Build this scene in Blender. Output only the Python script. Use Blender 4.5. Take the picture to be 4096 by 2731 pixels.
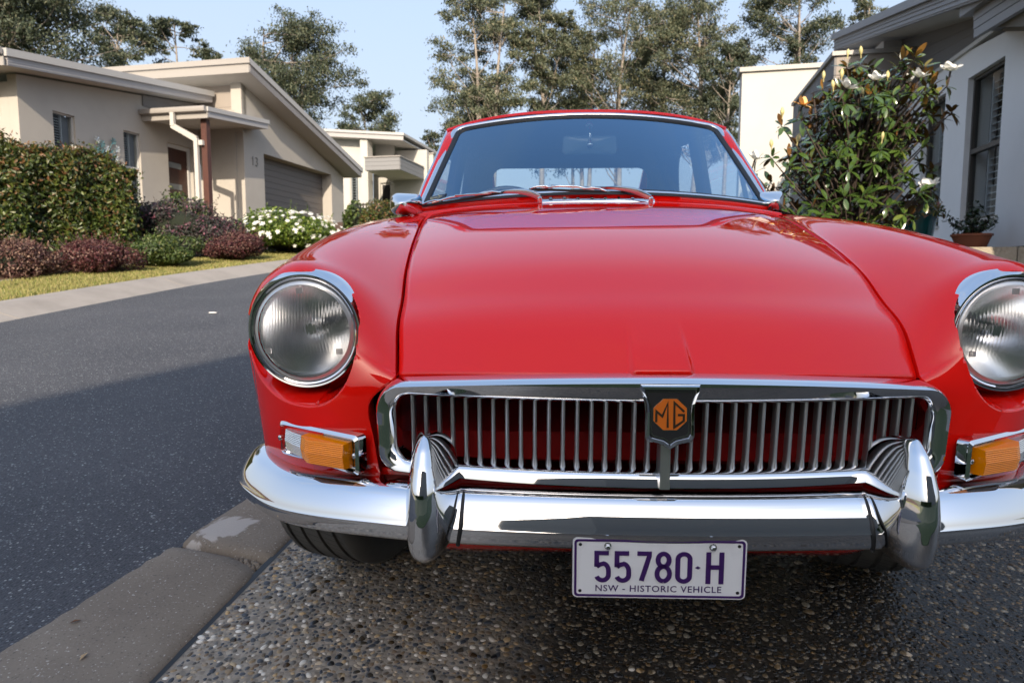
import bpy, bmesh, math, random
import numpy as np
from mathutils import Vector, Matrix, Euler
for o in list(bpy.data.objects): bpy.data.objects.remove(o)
scene = bpy.context.scene
COL = scene.collection
R = math.radians
# ------------------------------------------------------------------ camera
camd = bpy.data.cameras.new('camera'); cam = bpy.data.objects.new('camera', camd); COL.objects.link(cam)
camd.sensor_width = 36.0; camd.lens = 23.99; camd.clip_start = 0.05; camd.clip_end = 2000
cam.location = (0, 0, 0.78547); cam.rotation_euler = (R(90 - 5.544), 0, 0)
camd.dof.use_dof = True; camd.dof.focus_distance = 1.25; camd.dof.aperture_fstop = 9.0
scene.camera = cam
# ------------------------------------------------------------------ sky, sun, exposure
SUN_EL, SUN_AZ = 27.0, 179.0          # azimuth clockwise from +Y of the direction towards the sun
world = bpy.data.worlds.new('World'); scene.world = world; world.use_nodes = True
wn, wl = world.node_tree.nodes, world.node_tree.links
wn.clear()
out = wn.new('ShaderNodeOutputWorld'); bg = wn.new('ShaderNodeBackground')
sky = wn.new('ShaderNodeTexSky'); sky.sky_type = 'NISHITA'; sky.sun_disc = False
sky.sun_elevation = R(SUN_EL); sky.sun_rotation = R(SUN_AZ)
sky.air_density = 1.0; sky.dust_density = 4.5; sky.ozone_density = 1.4
tc = wn.new('ShaderNodeTexCoord')
mp = wn.new('ShaderNodeMapping'); mp.inputs['Scale'].default_value = (0.9, 1.6, 4.5); mp.inputs['Rotation'].default_value = (0.15, 0.1, 0.5)
nz = wn.new('ShaderNodeTexNoise'); nz.inputs['Scale'].default_value = 1.7; nz.inputs['Detail'].default_value = 7; nz.inputs['Roughness'].default_value = 0.58; nz.inputs['Distortion'].default_value = 0.6
cr = wn.new('ShaderNodeValToRGB'); cr.color_ramp.elements[0].position = 0.46; cr.color_ramp.elements[0].color = (0.0,)*3 + (1,); cr.color_ramp.elements[1].position = 0.76; cr.color_ramp.elements[1].color = (0.55,)*3 + (1,)
sep = wn.new('ShaderNodeSeparateXYZ')
hz = wn.new('ShaderNodeMapRange'); hz.inputs['From Min'].default_value = 0.0; hz.inputs['From Max'].default_value = 0.72; hz.inputs['To Min'].default_value = 0.9; hz.inputs['To Max'].default_value = 0.0
mx = wn.new('ShaderNodeMath'); mx.operation = 'MAXIMUM'
mix = wn.new('ShaderNodeMixRGB'); mix.inputs['Color2'].default_value = (1.36, 1.44, 1.55, 1)
veil = wn.new('ShaderNodeMixRGB'); veil.inputs['Fac'].default_value = .60; veil.inputs['Color2'].default_value = (.70, 1.05, 1.62, 1)
wl.new(tc.outputs['Generated'], mp.inputs['Vector']); wl.new(mp.outputs['Vector'], nz.inputs['Vector'])
wl.new(nz.outputs['Fac'], cr.inputs['Fac']); wl.new(tc.outputs['Generated'], sep.inputs['Vector'])
wl.new(sep.outputs['Z'], hz.inputs['Value']); wl.new(cr.outputs['Color'], mx.inputs[0]); wl.new(hz.outputs['Result'], mx.inputs[1])
wl.new(mx.outputs[0], mix.inputs['Fac']); wl.new(sky.outputs['Color'], veil.inputs['Color1']); wl.new(veil.outputs['Color'], mix.inputs['Color1']); wl.new(mix.outputs['Color'], bg.inputs['Color'])
bg.inputs['Strength'].default_value = 0.15
wl.new(bg.outputs['Background'], out.inputs['Surface'])
sund = bpy.data.lights.new('sun', 'SUN'); sund.energy = 2.0; sund.angle = R(0.42); sund.color = (1.0, 0.86, 0.68)
sun = bpy.data.objects.new('sun', sund); COL.objects.link(sun)
to_sun = Vector((math.cos(R(SUN_EL))*math.sin(R(SUN_AZ)), math.cos(R(SUN_EL))*math.cos(R(SUN_AZ)), math.sin(R(SUN_EL))))
sun.rotation_euler = to_sun.to_track_quat('Z', 'Y').to_euler(); sun.location = to_sun*40
vs = scene.view_settings
vs.view_transform = 'Standard'; vs.look = 'None'; vs.exposure = 1.80; vs.gamma = 1.0; vs.use_curve_mapping = False
scene.cycles.max_bounces = 10; scene.cycles.transparent_max_bounces = 16; scene.cycles.transmission_bounces = 8; scene.cycles.glossy_bounces = 6
scene.cycles.caustics_reflective = False; scene.cycles.caustics_refractive = True; scene.cycles.sample_clamp_indirect = 6.0
# ------------------------------------------------------------------ materials
def mat(name, col=(.5,.5,.5), rough=.5, metal=0.0, coat=0.0, coatr=.03, noise=None, bump=None, spec=None, trans=None, ior=None, emit=None, rand=None, back=None, sss=None):
    """noise=(scale, col2, lo, hi[, detail]); bump=(scale, strength, dist); rand=[(pos,col)...] per island"""
    m = bpy.data.materials.new(name); m.use_nodes = True
    nt = m.node_tree; n, l = nt.nodes, nt.links
    b = n['Principled BSDF']
    b.inputs['Base Color'].default_value = (*col, 1); b.inputs['Roughness'].default_value = rough; b.inputs['Metallic'].default_value = metal
    b.inputs['Coat Weight'].default_value = coat; b.inputs['Coat Roughness'].default_value = coatr
    if spec is not None: b.inputs['Specular IOR Level'].default_value = spec
    if ior: b.inputs['IOR'].default_value = ior
    if trans: b.inputs['Transmission Weight'].default_value = trans
    src = None
    t = n.new('ShaderNodeTexCoord')
    if rand:
        g = n.new('ShaderNodeNewGeometry'); r = n.new('ShaderNodeValToRGB'); e = r.color_ramp.elements
        while len(e) < len(rand): e.new(.5)
        for k, (p, c) in enumerate(rand): e[k].position = p; e[k].color = (*c, 1)
        l.new(g.outputs['Random Per Island'], r.inputs['Fac']); src = r.outputs['Color']
        if back:
            mb = n.new('ShaderNodeMixRGB'); mb.inputs['Color2'].default_value = (*back, 1)
            l.new(g.outputs['Backfacing'], mb.inputs['Fac']); l.new(src, mb.inputs['Color1']); src = mb.outputs['Color']
    if noise:
        nn = n.new('ShaderNodeTexNoise'); nn.inputs['Scale'].default_value = noise[0]; nn.inputs['Detail'].default_value = noise[4] if len(noise) > 4 else 6; nn.inputs['Roughness'].default_value = .62
        l.new(t.outputs['Object'], nn.inputs['Vector'])
        mr = n.new('ShaderNodeMapRange'); mr.inputs['From Min'].default_value = noise[2]; mr.inputs['From Max'].default_value = noise[3]
        l.new(nn.outputs['Fac'], mr.inputs['Value'])
        mm = n.new('ShaderNodeMixRGB'); mm.inputs['Color2'].default_value = (*noise[1], 1)
        if src: l.new(src, mm.inputs['Color1'])
        else: mm.inputs['Color1'].default_value = (*col, 1)
        l.new(mr.outputs['Result'], mm.inputs['Fac']); src = mm.outputs['Color']
    if src: l.new(src, b.inputs['Base Color'])
    if bump:
        bn = n.new('ShaderNodeTexNoise'); bn.inputs['Scale'].default_value = bump[0]; bn.inputs['Detail'].default_value = 5
        l.new(t.outputs['Object'], bn.inputs['Vector'])
        bb = n.new('ShaderNodeBump'); bb.inputs['Strength'].default_value = bump[1]; bb.inputs['Distance'].default_value = bump[2]
        l.new(bn.outputs['Fac'], bb.inputs['Height']); l.new(bb.outputs['Normal'], b.inputs['Normal'])
    if sss:   # leaf: some light passes through
        tr = n.new('ShaderNodeBsdfTranslucent'); ms = n.new('ShaderNodeMixShader'); ms.inputs['Fac'].default_value = sss
        if src: l.new(src, tr.inputs['Color'])
        else: tr.inputs['Color'].default_value = (*col, 1)
        l.new(b.outputs['BSDF'], ms.inputs[1]); l.new(tr.outputs['BSDF'], ms.inputs[2]); l.new(ms.outputs['Shader'], n['Material Output'].inputs['Surface'])
    return m
def glass_mat(name, tint=(1,1,1), refl=1.0, ior=1.5):
    m = bpy.data.materials.new(name); m.use_nodes = True
    n, l = m.node_tree.nodes, m.node_tree.links
    n.remove(n['Principled BSDF'])
    a = n.new('ShaderNodeBsdfTransparent'); a.inputs['Color'].default_value = (*tint, 1)
    g = n.new('ShaderNodeBsdfGlossy'); g.inputs['Roughness'].default_value = .01
    f = n.new('ShaderNodeFresnel'); f.inputs['IOR'].default_value = ior
    k = n.new('ShaderNodeMath'); k.operation = 'MULTIPLY'; k.inputs[1].default_value = refl
    x = n.new('ShaderNodeMixShader')
    gg = n.new('ShaderNodeNewGeometry'); mr = n.new('ShaderNodeMapRange'); mr.inputs['To Min'].default_value = ior; mr.inputs['To Max'].default_value = 1/ior
    l.new(gg.outputs['Backfacing'], mr.inputs['Value']); l.new(mr.outputs['Result'], f.inputs['IOR'])
    l.new(f.outputs[0], k.inputs[0]); l.new(k.outputs[0], x.inputs['Fac']); l.new(a.outputs[0], x.inputs[1]); l.new(g.outputs[0], x.inputs[2])
    l.new(x.outputs[0], n['Material Output'].inputs['Surface'])
    return m
# ------------------------------------------------------------------ object helpers
def tag(o, label=None, cat=None, group=None, kind=None):
    if label: o['label'] = label
    if cat: o['category'] = cat
    if group: o['group'] = group
    if kind: o['kind'] = kind
    return o
def empty(name, loc=(0,0,0), rot=(0,0,0), parent=None):
    o = bpy.data.objects.new(name, None); COL.objects.link(o); o.location = loc; o.rotation_euler = rot
    o.empty_display_size = .1
    if parent: o.parent = parent
    return o
def obj(name, verts, faces, m, parent=None, smooth=False, auto=None):
    me = bpy.data.meshes.new(name)
    if isinstance(verts, np.ndarray): verts = verts.tolist()
    me.from_pydata(verts, [], faces)
    me.materials.append(m)
    if smooth: me.polygons.foreach_set('use_smooth', [True]*len(me.polygons))
    me.update()
    if auto: me.set_sharp_from_angle(angle=R(auto))
    o = bpy.data.objects.new(name, me); COL.objects.link(o)
    if parent: o.parent = parent
    return o
def dup(o, parent=None):
    c = o.copy(); COL.objects.link(c)
    if parent: c.parent = parent
    return c
class MB:
    """collects shapes of ONE mesh"""
    def __init__(s): s.v = []; s.f = []
    def add(s, v, f):
        b = len(s.v); s.v.extend([tuple(map(float, p)) for p in v]); s.f.extend([tuple(i+b for i in q) for q in f]); return s
    def box(s, lo, hi, T=None):
        (a,b,c),(d,e,f) = lo, hi
        v = [(a,b,c),(d,b,c),(d,e,c),(a,e,c),(a,b,f),(d,b,f),(d,e,f),(a,e,f)]
        if T is not None: v = [T(*p) for p in v]
        return s.add(v, [(3,2,1,0),(4,5,6,7),(0,1,5,4),(1,2,6,5),(2,3,7,6),(3,0,4,7)])
    def hexa(s, v): return s.add(v, [(3,2,1,0),(4,5,6,7),(0,1,5,4),(1,2,6,5),(2,3,7,6),(3,0,4,7)])
    def grid(s, P, cu=False, cv=False, flip=False):
        P = np.asarray(P); a, b = P.shape[:2]; f = []
        for i in range(a if cu else a-1):
            for j in range(b if cv else b-1):
                q = (i*b+j, ((i+1)%a)*b+j, ((i+1)%a)*b+(j+1)%b, i*b+(j+1)%b)
                f.append(q[::-1] if flip else q)
        return s.add(P.reshape(-1,3), f)
    def tube(s, pts, rad, n=8, cap=True):
        pts = np.asarray(pts, float); m = len(pts); rad = np.broadcast_to(np.asarray(rad, float), (m,))
        T = np.gradient(pts, axis=0); T /= np.linalg.norm(T, axis=1)[:,None]+1e-12
        up = np.array([0,0,1.]) if abs(T[0,2]) < .9 else np.array([1.,0,0])
        rows = []
        for i in range(m):
            a = np.cross(up, T[i]); 
            if np.linalg.norm(a) < 1e-6: a = np.cross([1.,0.1,0], T[i])
            a /= np.linalg.norm(a); b = np.cross(T[i], a); up = b
            th = np.arange(n)*2*np.pi/n
            rows.append(pts[i] + rad[i]*(np.cos(th)[:,None]*a + np.sin(th)[:,None]*b))
        base = len(s.v); s.grid(np.array(rows), cv=True)
        if cap: s.f.append(tuple(base+j for j in range(n))[::-1]); s.f.append(tuple(base+(m-1)*n+j for j in range(n)))
        return s
    def lathe(s, prof, origin, axis, n=32, a0=0, a1=2*math.pi):
        """prof: (radius, height along axis)"""
        ax = np.asarray(axis, float); ax /= np.linalg.norm(ax)
        e = np.cross(ax, [0,0,1.]) if abs(ax[2]) < .9 else np.cross(ax, [1.,0,0]); e /= np.linalg.norm(e); g = np.cross(ax, e)
        full = abs(a1-a0-2*math.pi) < 1e-6
        th = np.linspace(a0, a1, n+(0 if full else 1), endpoint=not full)
        P = np.array([[np.asarray(origin)+ax*h+r*(np.cos(t)*e+np.sin(t)*g) for t in th] for r, h in prof])
        return s.grid(P, cv=full)
    def prism(s, poly, T, h0, h1):
        n = len(poly)
        v = [T(x, y, h0) for x, y in poly] + [T(x, y, h1) for x, y in poly]
        return s.add(v, [tuple(range(n))[::-1], tuple(range(n, 2*n))] + [(i, (i+1)%n, n+(i+1)%n, n+i) for i in range(n)])
    def obj(s, name, m, parent=None, smooth=False, auto=None): return obj(name, s.v, s.f, m, parent, smooth, auto)
def ncs(t, y):
    """natural cubic spline through y at t"""
    t = np.asarray(t, float); y = np.asarray(y, float); n = len(t)
    if y.ndim == 1: y = y[:,None]; sq = True
    else: sq = False
    h = np.diff(t); A = np.zeros((n,n)); B = np.zeros((n,y.shape[1])); A[0,0] = A[-1,-1] = 1
    for i in range(1, n-1):
        A[i,i-1] = h[i-1]; A[i,i] = 2*(h[i-1]+h[i]); A[i,i+1] = h[i]
        B[i] = 6*((y[i+1]-y[i])/h[i]-(y[i]-y[i-1])/h[i-1])
    M = np.linalg.solve(A, B)
    def ev(x):
        x = np.atleast_1d(np.asarray(x, float)); i = np.clip(np.searchsorted(t, x)-1, 0, n-2)
        a = (t[i+1]-x)[:,None]; b = (x-t[i])[:,None]; hh = h[i][:,None]
        r = (M[i]*a**3 + M[i+1]*b**3)/(6*hh) + (y[i]/hh - M[i]*hh/6)*a + (y[i+1]/hh - M[i+1]*hh/6)*b
        return r[:,0] if sq else r
    return ev
def crv(pts, n, closed=False):
    """smooth path through pts, n samples"""
    P = np.asarray(pts, float)
    t = np.r_[0, np.cumsum(np.linalg.norm(np.diff(P, axis=0), axis=1))]
    return ncs(t, P)(np.linspace(0, t[-1], n))
def rrect(w, h, r, n=5, cx=0, cy=0):
    """rounded rectangle polygon, ccw; r may be 4 radii (br, tr, tl, bl)"""
    rr = [r]*4 if np.isscalar(r) else r; out = []
    for k, (sx, sy, a) in enumerate(((1,-1,-90),(1,1,0),(-1,1,90),(-1,-1,180))):
        q = rr[k]
        for i in range(n+1):
            t = R(a + 90*i/n); out.append((cx+sx*(w/2-q)+q*math.cos(t), cy+sy*(h/2-q)+q*math.sin(t)))
    return out
def smooth01(x): x = np.clip(x, 0, 1); return x*x*(3-2*x)
rng = np.random.default_rng(7)
SLOPE, PYAW = R(5.46042), R(2.01605)
MCAR = Matrix.Translation((.23202, 1.04973, 0)) @ Euler((SLOPE, 0, -PYAW)).to_matrix().to_4x4()   # frame of the sloping drive and lane
MC = np.array(MCAR)
def g2w(x, y, z=0.0):
    return tuple((MC @ np.array([x, y, z, 1.0]))[:3])
SV = np.array([.204, .979]); NV = np.array([.979, -.204])       # along the street, and towards the street from the left houses
def sw(s, L, z):       # street frame: s along the street, L to the right of the camera, z above the camera's eye
    p = SV*s + NV*L
    return (p[0], p[1], z + .78547)
def ribbon(m, pts, w, T, h0, h1):
    """a stroke of width w along pts (2D), mitred, raised from h0 to h1"""
    P = np.asarray(pts, float); n = len(P)
    d = np.diff(P, axis=0); d /= np.linalg.norm(d,axis=1)[:,None]
    nn = np.c_[-d[:,1], d[:,0]]; N = np.zeros((n,2)); N[0] = nn[0]; N[-1] = nn[-1]
    for i in range(1, n-1):
        b = nn[i-1]+nn[i]; b /= np.linalg.norm(b)+1e-9; N[i] = b/max(.45, b@nn[i])
    A, B = P+N*w/2, P-N*w/2
    for i in range(n-1):
        q = [B[i], B[i+1], A[i+1], A[i]]
        m.hexa([T(x, y, h0) for x, y in q] + [T(x, y, h1) for x, y in q])
    return m
# ------------------------------------------------------------------ car materials
M_red = mat('red_paint', (.84,.008,.004), .30, coat=1.0, coatr=.012, spec=.0)
M_red.node_tree.nodes['Principled BSDF'].inputs['Coat IOR'].default_value = 1.52
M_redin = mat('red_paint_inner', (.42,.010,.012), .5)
M_chrome = mat('chrome', (.80,.80,.81), .035, 1.0)
M_chromeD = mat('dull_chrome', (.62,.62,.63), .16, 1.0)
M_alu = mat('brushed_aluminium', (.58,.58,.58), .32, .9)
M_rubber = mat('black_rubber', (.016,.016,.017), .55)
M_tyre = mat('tyre_rubber', (.085,.082,.078), .75, noise=(9,(.12,.112,.10),.45,.75), bump=(90,.25,.001))
M_black = mat('black_plastic', (.012,.012,.013), .45)
M_cabin = mat('cabin_trim', (.03,.034,.042), .8)
M_head = mat('headlining', (.05,.055,.065), .9)
M_dark = mat('engine_bay_black', (.006,.006,.006), .8)
M_screen = glass_mat('screen_glass', (.80,.88,.90), 2.6)
for _n in M_screen.node_tree.nodes:
    if _n.type == 'BSDF_GLOSSY': _n.inputs['Color'].default_value = (.48,.74,1.0,1)
M_sideg = glass_mat('side_glass', (.82,.88,.88), 1.0)
M_lensg = mat('lamp_glass', (1,1,1), .0, trans=1.0, ior=1.22)
M_refl = mat('lamp_reflector', (.95,.95,.95), .22, 1.0)
M_amber = mat('amber_plastic', (.95,.27,.0), .15, coat=.3)
M_clear = mat('clear_plastic', (.50,.49,.47), .15, trans=.6, ior=1.4)
M_white = mat('plate_white', (.74,.73,.74), .4, noise=(14,(.62,.61,.62),.55,.8))
M_purple = mat('plate_purple', (.045,.012,.10), .35)
M_mirror = mat('mirror_back', (.10,.14,.15), .25)
# ================================================================== GROUND, LANE, DRIVE
def tr_ground(m): m.matrix_world = MCAR; return m
def nodes_of(m): return m.node_tree.nodes, m.node_tree.links, m.node_tree.nodes['Principled BSDF']
def ramp(n, l, src, stops):
    r = n.new('ShaderNodeValToRGB'); e = r.color_ramp.elements
    while len(e) < len(stops): e.new(.5)
    for k, (p, c) in enumerate(stops): e[k].position = p; e[k].color = (*c, 1)
    l.new(src, r.inputs['Fac']); return r.outputs['Color']
def tex(n, l, kind, scale, **kw):
    t = n.new('ShaderNodeTexCoord'); x = n.new(kind); x.inputs['Scale'].default_value = scale
    for k, v_ in kw.items(): x.inputs[k].default_value = v_
    l.new(t.outputs['Object'], x.inputs['Vector']); return x
def mixc(n, l, fac, a, b, mode='MIX'):
    m = n.new('ShaderNodeMixRGB'); m.blend_type = mode
    for s, q in (('Fac', fac), ('Color1', a), ('Color2', b)):
        if hasattr(q, 'links'): l.new(q, m.inputs[s])
        elif isinstance(q, (int, float)): m.inputs[s].default_value = q
        else: m.inputs[s].default_value = (*q, 1)
    return m.outputs['Color']
# asphalt: dark binder with pale stone chips
M_asph = mat('asphalt', (.05,.05,.055), .78); n, l, b = nodes_of(M_asph)
big = tex(n, l, 'ShaderNodeTexNoise', 1.3, Detail=5.0); c0 = ramp(n, l, big.outputs['Fac'], [(.35,(.040,.041,.047)),(.7,(.062,.062,.068))])
vo = tex(n, l, 'ShaderNodeTexVoronoi', 130.0); vc = n.new('ShaderNodeSeparateColor'); l.new(vo.outputs['Color'], vc.inputs['Color'])
chip = ramp(n, l, vc.outputs['Red'], [(.0,(.018,.018,.022)),(.55,(.046,.047,.053)),(.82,(.09,.095,.105)),(.95,(.19,.20,.205)),(1.0,(.32,.32,.30))])
dm = ramp(n, l, vo.outputs['Distance'], [(.30,(1,1,1)),(.50,(0,0,0))])
c1 = mixc(n, l, dm, c0, chip); c1 = mixc(n, l, .25, c1, c0); c2 = mixc(n, l, .85, c0, c1)
vo2 = tex(n, l, 'ShaderNodeTexVoronoi', 52.0); vs2 = n.new('ShaderNodeSeparateColor'); l.new(vo2.outputs['Color'], vs2.inputs['Color'])
f1 = ramp(n, l, vs2.outputs['Green'], [(.93,(0,0,0)),(.95,(1,1,1))]); f2 = ramp(n, l, vo2.outputs['Distance'], [(.12,(1,1,1)),(.25,(0,0,0))]); ff_ = mixc(n, l, 1.0, f1, f2, 'MULTIPLY')
c3 = mixc(n, l, ff_, mixc(n, l, dm, c2, chip), (.27,.30,.30)); l.new(c3, b.inputs['Base Color'])
bp1 = n.new('ShaderNodeBump'); bp1.inputs['Strength'].default_value = .55; bp1.inputs['Distance'].default_value = .004; l.new(vo.outputs['Distance'], bp1.inputs['Height']); l.new(bp1.outputs['Normal'], b.inputs['Normal'])
# concrete kerb
M_kerb = mat('kerb_concrete', (.25,.215,.175), .85); n, l, b = nodes_of(M_kerb)
a1 = tex(n, l, 'ShaderNodeTexNoise', 3.5, Detail=7.0, Roughness=.65); c0 = ramp(n, l, a1.outputs['Fac'], [(.3,(.160,.128,.098)),(.5,(.195,.158,.120)),(.72,(.235,.195,.15))])
a2 = tex(n, l, 'ShaderNodeTexNoise', 160.0, Detail=2.0); c0 = mixc(n, l, ramp(n, l, a2.outputs['Fac'], [(.60,(0,0,0)),(.74,(1,1,1))]), c0, (.10,.085,.07)); c0 = mixc(n, l, ramp(n, l, a2.outputs['Fac'], [(.27,(1,1,1)),(.36,(0,0,0))]), c0, (.42,.39,.34))
a3 = tex(n, l, 'ShaderNodeTexNoise', 5.0, Detail=5.0, Distortion=1.2)
mp_ = n.new('ShaderNodeMapping'); t_ = n.new('ShaderNodeTexCoord'); l.new(t_.outputs['Object'], mp_.inputs['Vector']); mp_.inputs['Location'].default_value = (1.06,-.775,0)
gr_ = n.new('ShaderNodeVectorMath'); gr_.operation = 'LENGTH'; l.new(mp_.outputs['Vector'], gr_.inputs[0])
ad_ = n.new('ShaderNodeMath'); ad_.operation = 'MULTIPLY_ADD'; ad_.inputs[1].default_value = .32; l.new(a3.outputs['Fac'], ad_.inputs[0]); l.new(gr_.outputs['Value'], ad_.inputs[2])
c0 = mixc(n, l, ramp(n, l, ad_.outputs[0], [(.222,(.85,.85,.85)),(.232,(0,0,0))]), c0, (.42,.38,.34)); l.new(c0, b.inputs['Base Color'])
bp1 = n.new('ShaderNodeBump'); bp1.inputs['Strength'].default_value = .3; bp1.inputs['Distance'].default_value = .002; l.new(a2.outputs['Fac'], bp1.inputs['Height']); l.new(bp1.outputs['Normal'], b.inputs['Normal'])
M_kerb2 = mat('far_kerb_concrete', (.27,.245,.22), .85, noise=(2.2,(.20,.18,.16),.42,.75), bump=(40,.2,.004))
# drive: mortar, dry on the kerb side and wet from the middle on
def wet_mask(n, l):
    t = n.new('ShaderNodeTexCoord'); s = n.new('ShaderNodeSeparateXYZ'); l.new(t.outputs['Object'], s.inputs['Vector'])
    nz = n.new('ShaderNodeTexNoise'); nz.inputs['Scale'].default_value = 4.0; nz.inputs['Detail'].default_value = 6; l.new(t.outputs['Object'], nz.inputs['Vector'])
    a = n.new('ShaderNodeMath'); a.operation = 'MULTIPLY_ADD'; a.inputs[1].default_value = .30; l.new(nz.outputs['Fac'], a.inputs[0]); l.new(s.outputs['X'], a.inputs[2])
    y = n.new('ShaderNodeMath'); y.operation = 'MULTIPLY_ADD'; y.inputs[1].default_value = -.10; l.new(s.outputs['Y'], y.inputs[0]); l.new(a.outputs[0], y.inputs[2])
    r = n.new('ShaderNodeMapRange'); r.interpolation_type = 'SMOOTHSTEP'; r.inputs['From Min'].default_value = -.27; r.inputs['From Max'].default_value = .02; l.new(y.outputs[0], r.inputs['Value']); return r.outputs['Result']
M_mortar = mat('drive_mortar', (.24,.21,.17), .8); n, l, b = nodes_of(M_mortar); wm = wet_mask(n, l)
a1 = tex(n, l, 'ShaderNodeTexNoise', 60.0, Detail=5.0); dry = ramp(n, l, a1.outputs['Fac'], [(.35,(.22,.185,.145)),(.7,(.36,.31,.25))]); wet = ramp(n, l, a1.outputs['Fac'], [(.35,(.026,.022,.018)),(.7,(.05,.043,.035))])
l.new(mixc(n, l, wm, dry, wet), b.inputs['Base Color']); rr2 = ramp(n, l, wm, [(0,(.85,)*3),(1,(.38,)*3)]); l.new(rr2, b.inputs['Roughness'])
vo = tex(n, l, 'ShaderNodeTexVoronoi', 75.0); bp1 = n.new('ShaderNodeBump'); bp1.inputs['Strength'].default_value = .8; bp1.inputs['Distance'].default_value = .005; bp1.invert = True; l.new(vo.outputs['Distance'], bp1.inputs['Height']); l.new(bp1.outputs['Normal'], b.inputs['Normal'])
M_peb = mat('pebble', (.2,.2,.2), .6); n, l, b = nodes_of(M_peb); wm = wet_mask(n, l)
g = n.new('ShaderNodeNewGeometry')
st = [(0,(.035,.042,.055)),(.22,(.085,.09,.10)),(.36,(.17,.155,.135)),(.46,(.07,.055,.042)),(.58,(.30,.215,.125)),(.68,(.15,.10,.065)),(.75,(.42,.35,.255)),(.83,(.50,.33,.15)),(.90,(.62,.55,.46)),(.96,(.74,.69,.61))]
oi = n.new('ShaderNodeObjectInfo'); sm_ = n.new('ShaderNodeMath'); sm_.operation = 'ADD'; l.new(g.outputs['Random Per Island'], sm_.inputs[0]); l.new(oi.outputs['Random'], sm_.inputs[1]); fr_ = n.new('ShaderNodeMath'); fr_.operation = 'FRACT'; l.new(sm_.outputs[0], fr_.inputs[0])
dry = ramp(n, l, fr_.outputs[0], st)
a1 = tex(n, l, 'ShaderNodeTexNoise', 220.0, Detail=3.0); dry = mixc(n, l, .35, dry, ramp(n, l, a1.outputs['Fac'], [(.3,(.4,.4,.4)),(.7,(1,1,1))]), 'MULTIPLY')
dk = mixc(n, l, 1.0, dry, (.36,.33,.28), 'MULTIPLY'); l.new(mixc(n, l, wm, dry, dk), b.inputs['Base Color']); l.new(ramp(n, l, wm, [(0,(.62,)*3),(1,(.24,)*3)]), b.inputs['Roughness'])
M_grass = mat('verge_grass', (.30,.27,.10), .9, noise=(6,(.20,.22,.06),.40,.66), bump=(160,.6,.02))
M_blade = mat('grass_blade', (.3,.27,.1), .8, rand=[(0,(.30,.26,.09)),(.35,(.40,.34,.14)),(.6,(.26,.26,.07)),(.85,(.15,.20,.04)),(1,(.48,.40,.20))], sss=.3)
M_lawn = mat('lawn_grass', (.032,.052,.014), .9, noise=(9,(.02,.036,.010),.4,.7), bump=(120,.6,.02))
M_mulch = mat('bark_mulch', (.075,.04,.025), .95, noise=(30,(.19,.105,.06),.45,.7), bump=(60,1.0,.03))
M_soil = mat('rough_ground', (.10,.10,.05), .95, noise=(.6,(.06,.075,.03),.4,.7))
# terrain: follows the slope of the lane, levelling off far away and behind
def zlane(y): 
    return np.where(y > 34, 34*.0956+ (y-34)*.004, np.where(y < -3, -3*.0956 + (y+3)*.01, y*.0956))
P = []
xs_ = np.r_[-220,-120,-70,-45,-30,-22,-16,-12,-9,-6,-3,0,3,6,9,12,16,22,30,45,70,120,220]; ys_ = np.r_[-120,-60,-30,-15,-8,-5,-3,0,2,4,7,10,14,18,23,28,34,40,50,70,100,160,300]
c, s = math.cos(-PYAW), math.sin(-PYAW)
P = [[(x, y, float(zlane((x-.232)*math.sin(PYAW)+(y-1.05)*math.cos(PYAW))) - .07) for y in ys_] for x in xs_]
tag(MB().grid(np.array(P), flip=True).obj('terrain', M_soil, smooth=True), kind='structure')
KR = crv([(-1.58,-1.2),(-1.40,-.3),(-1.286,.232),(-1.185,.62),(-1.089,1.018),(-.98,1.45),(-.86,1.95),(-.70,2.7),(-.30,4.6),(.9,9.0),(2.8,15),(6,23)], 120)     # lane edge of the near kerb
KD = crv([(-1.13,-1.2),(-1.005,-.4),(-.934,.147),(-.870,.72),(-.80,1.2),(-.70,1.75),(-.56,2.5),(-.14,4.5),(1.1,8.8),(3.0,14.8),(6.2,22.8)], 120)              # drive edge
KF = crv([(-4.95,-6),(-4.80,0),(-4.70,2.6),(-4.60,4.43),(-4.49,6.03),(-4.32,7.6),(-4.05,9.0),(-3.5,11.2),(-2.4,14.5),(-.3,19),(3.2,25)], 120)               # lane edge of the far kerb
def yv(P, y): return np.interp(y, P[:,1], P[:,0])
yy = np.linspace(-1.2, 22.5, 160)
def strip(rows, z): return np.array([[(x, y, zz) for x, zz in r] for y, r in zip(yy, rows)])
road_y = np.r_[np.linspace(-6,-1.25,8), yy]
rr = [[(yv(KF,y)+(yv(KR,y)-yv(KF,y)-.0)*t, y, -.022 + .02*math.sin(math.pi*t)*0) for t in np.linspace(0,1,8)] for y in road_y]
tag(tr_ground(MB().grid(np.array(rr), flip=True).obj('road', M_asph, smooth=True)), kind='structure')
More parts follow.
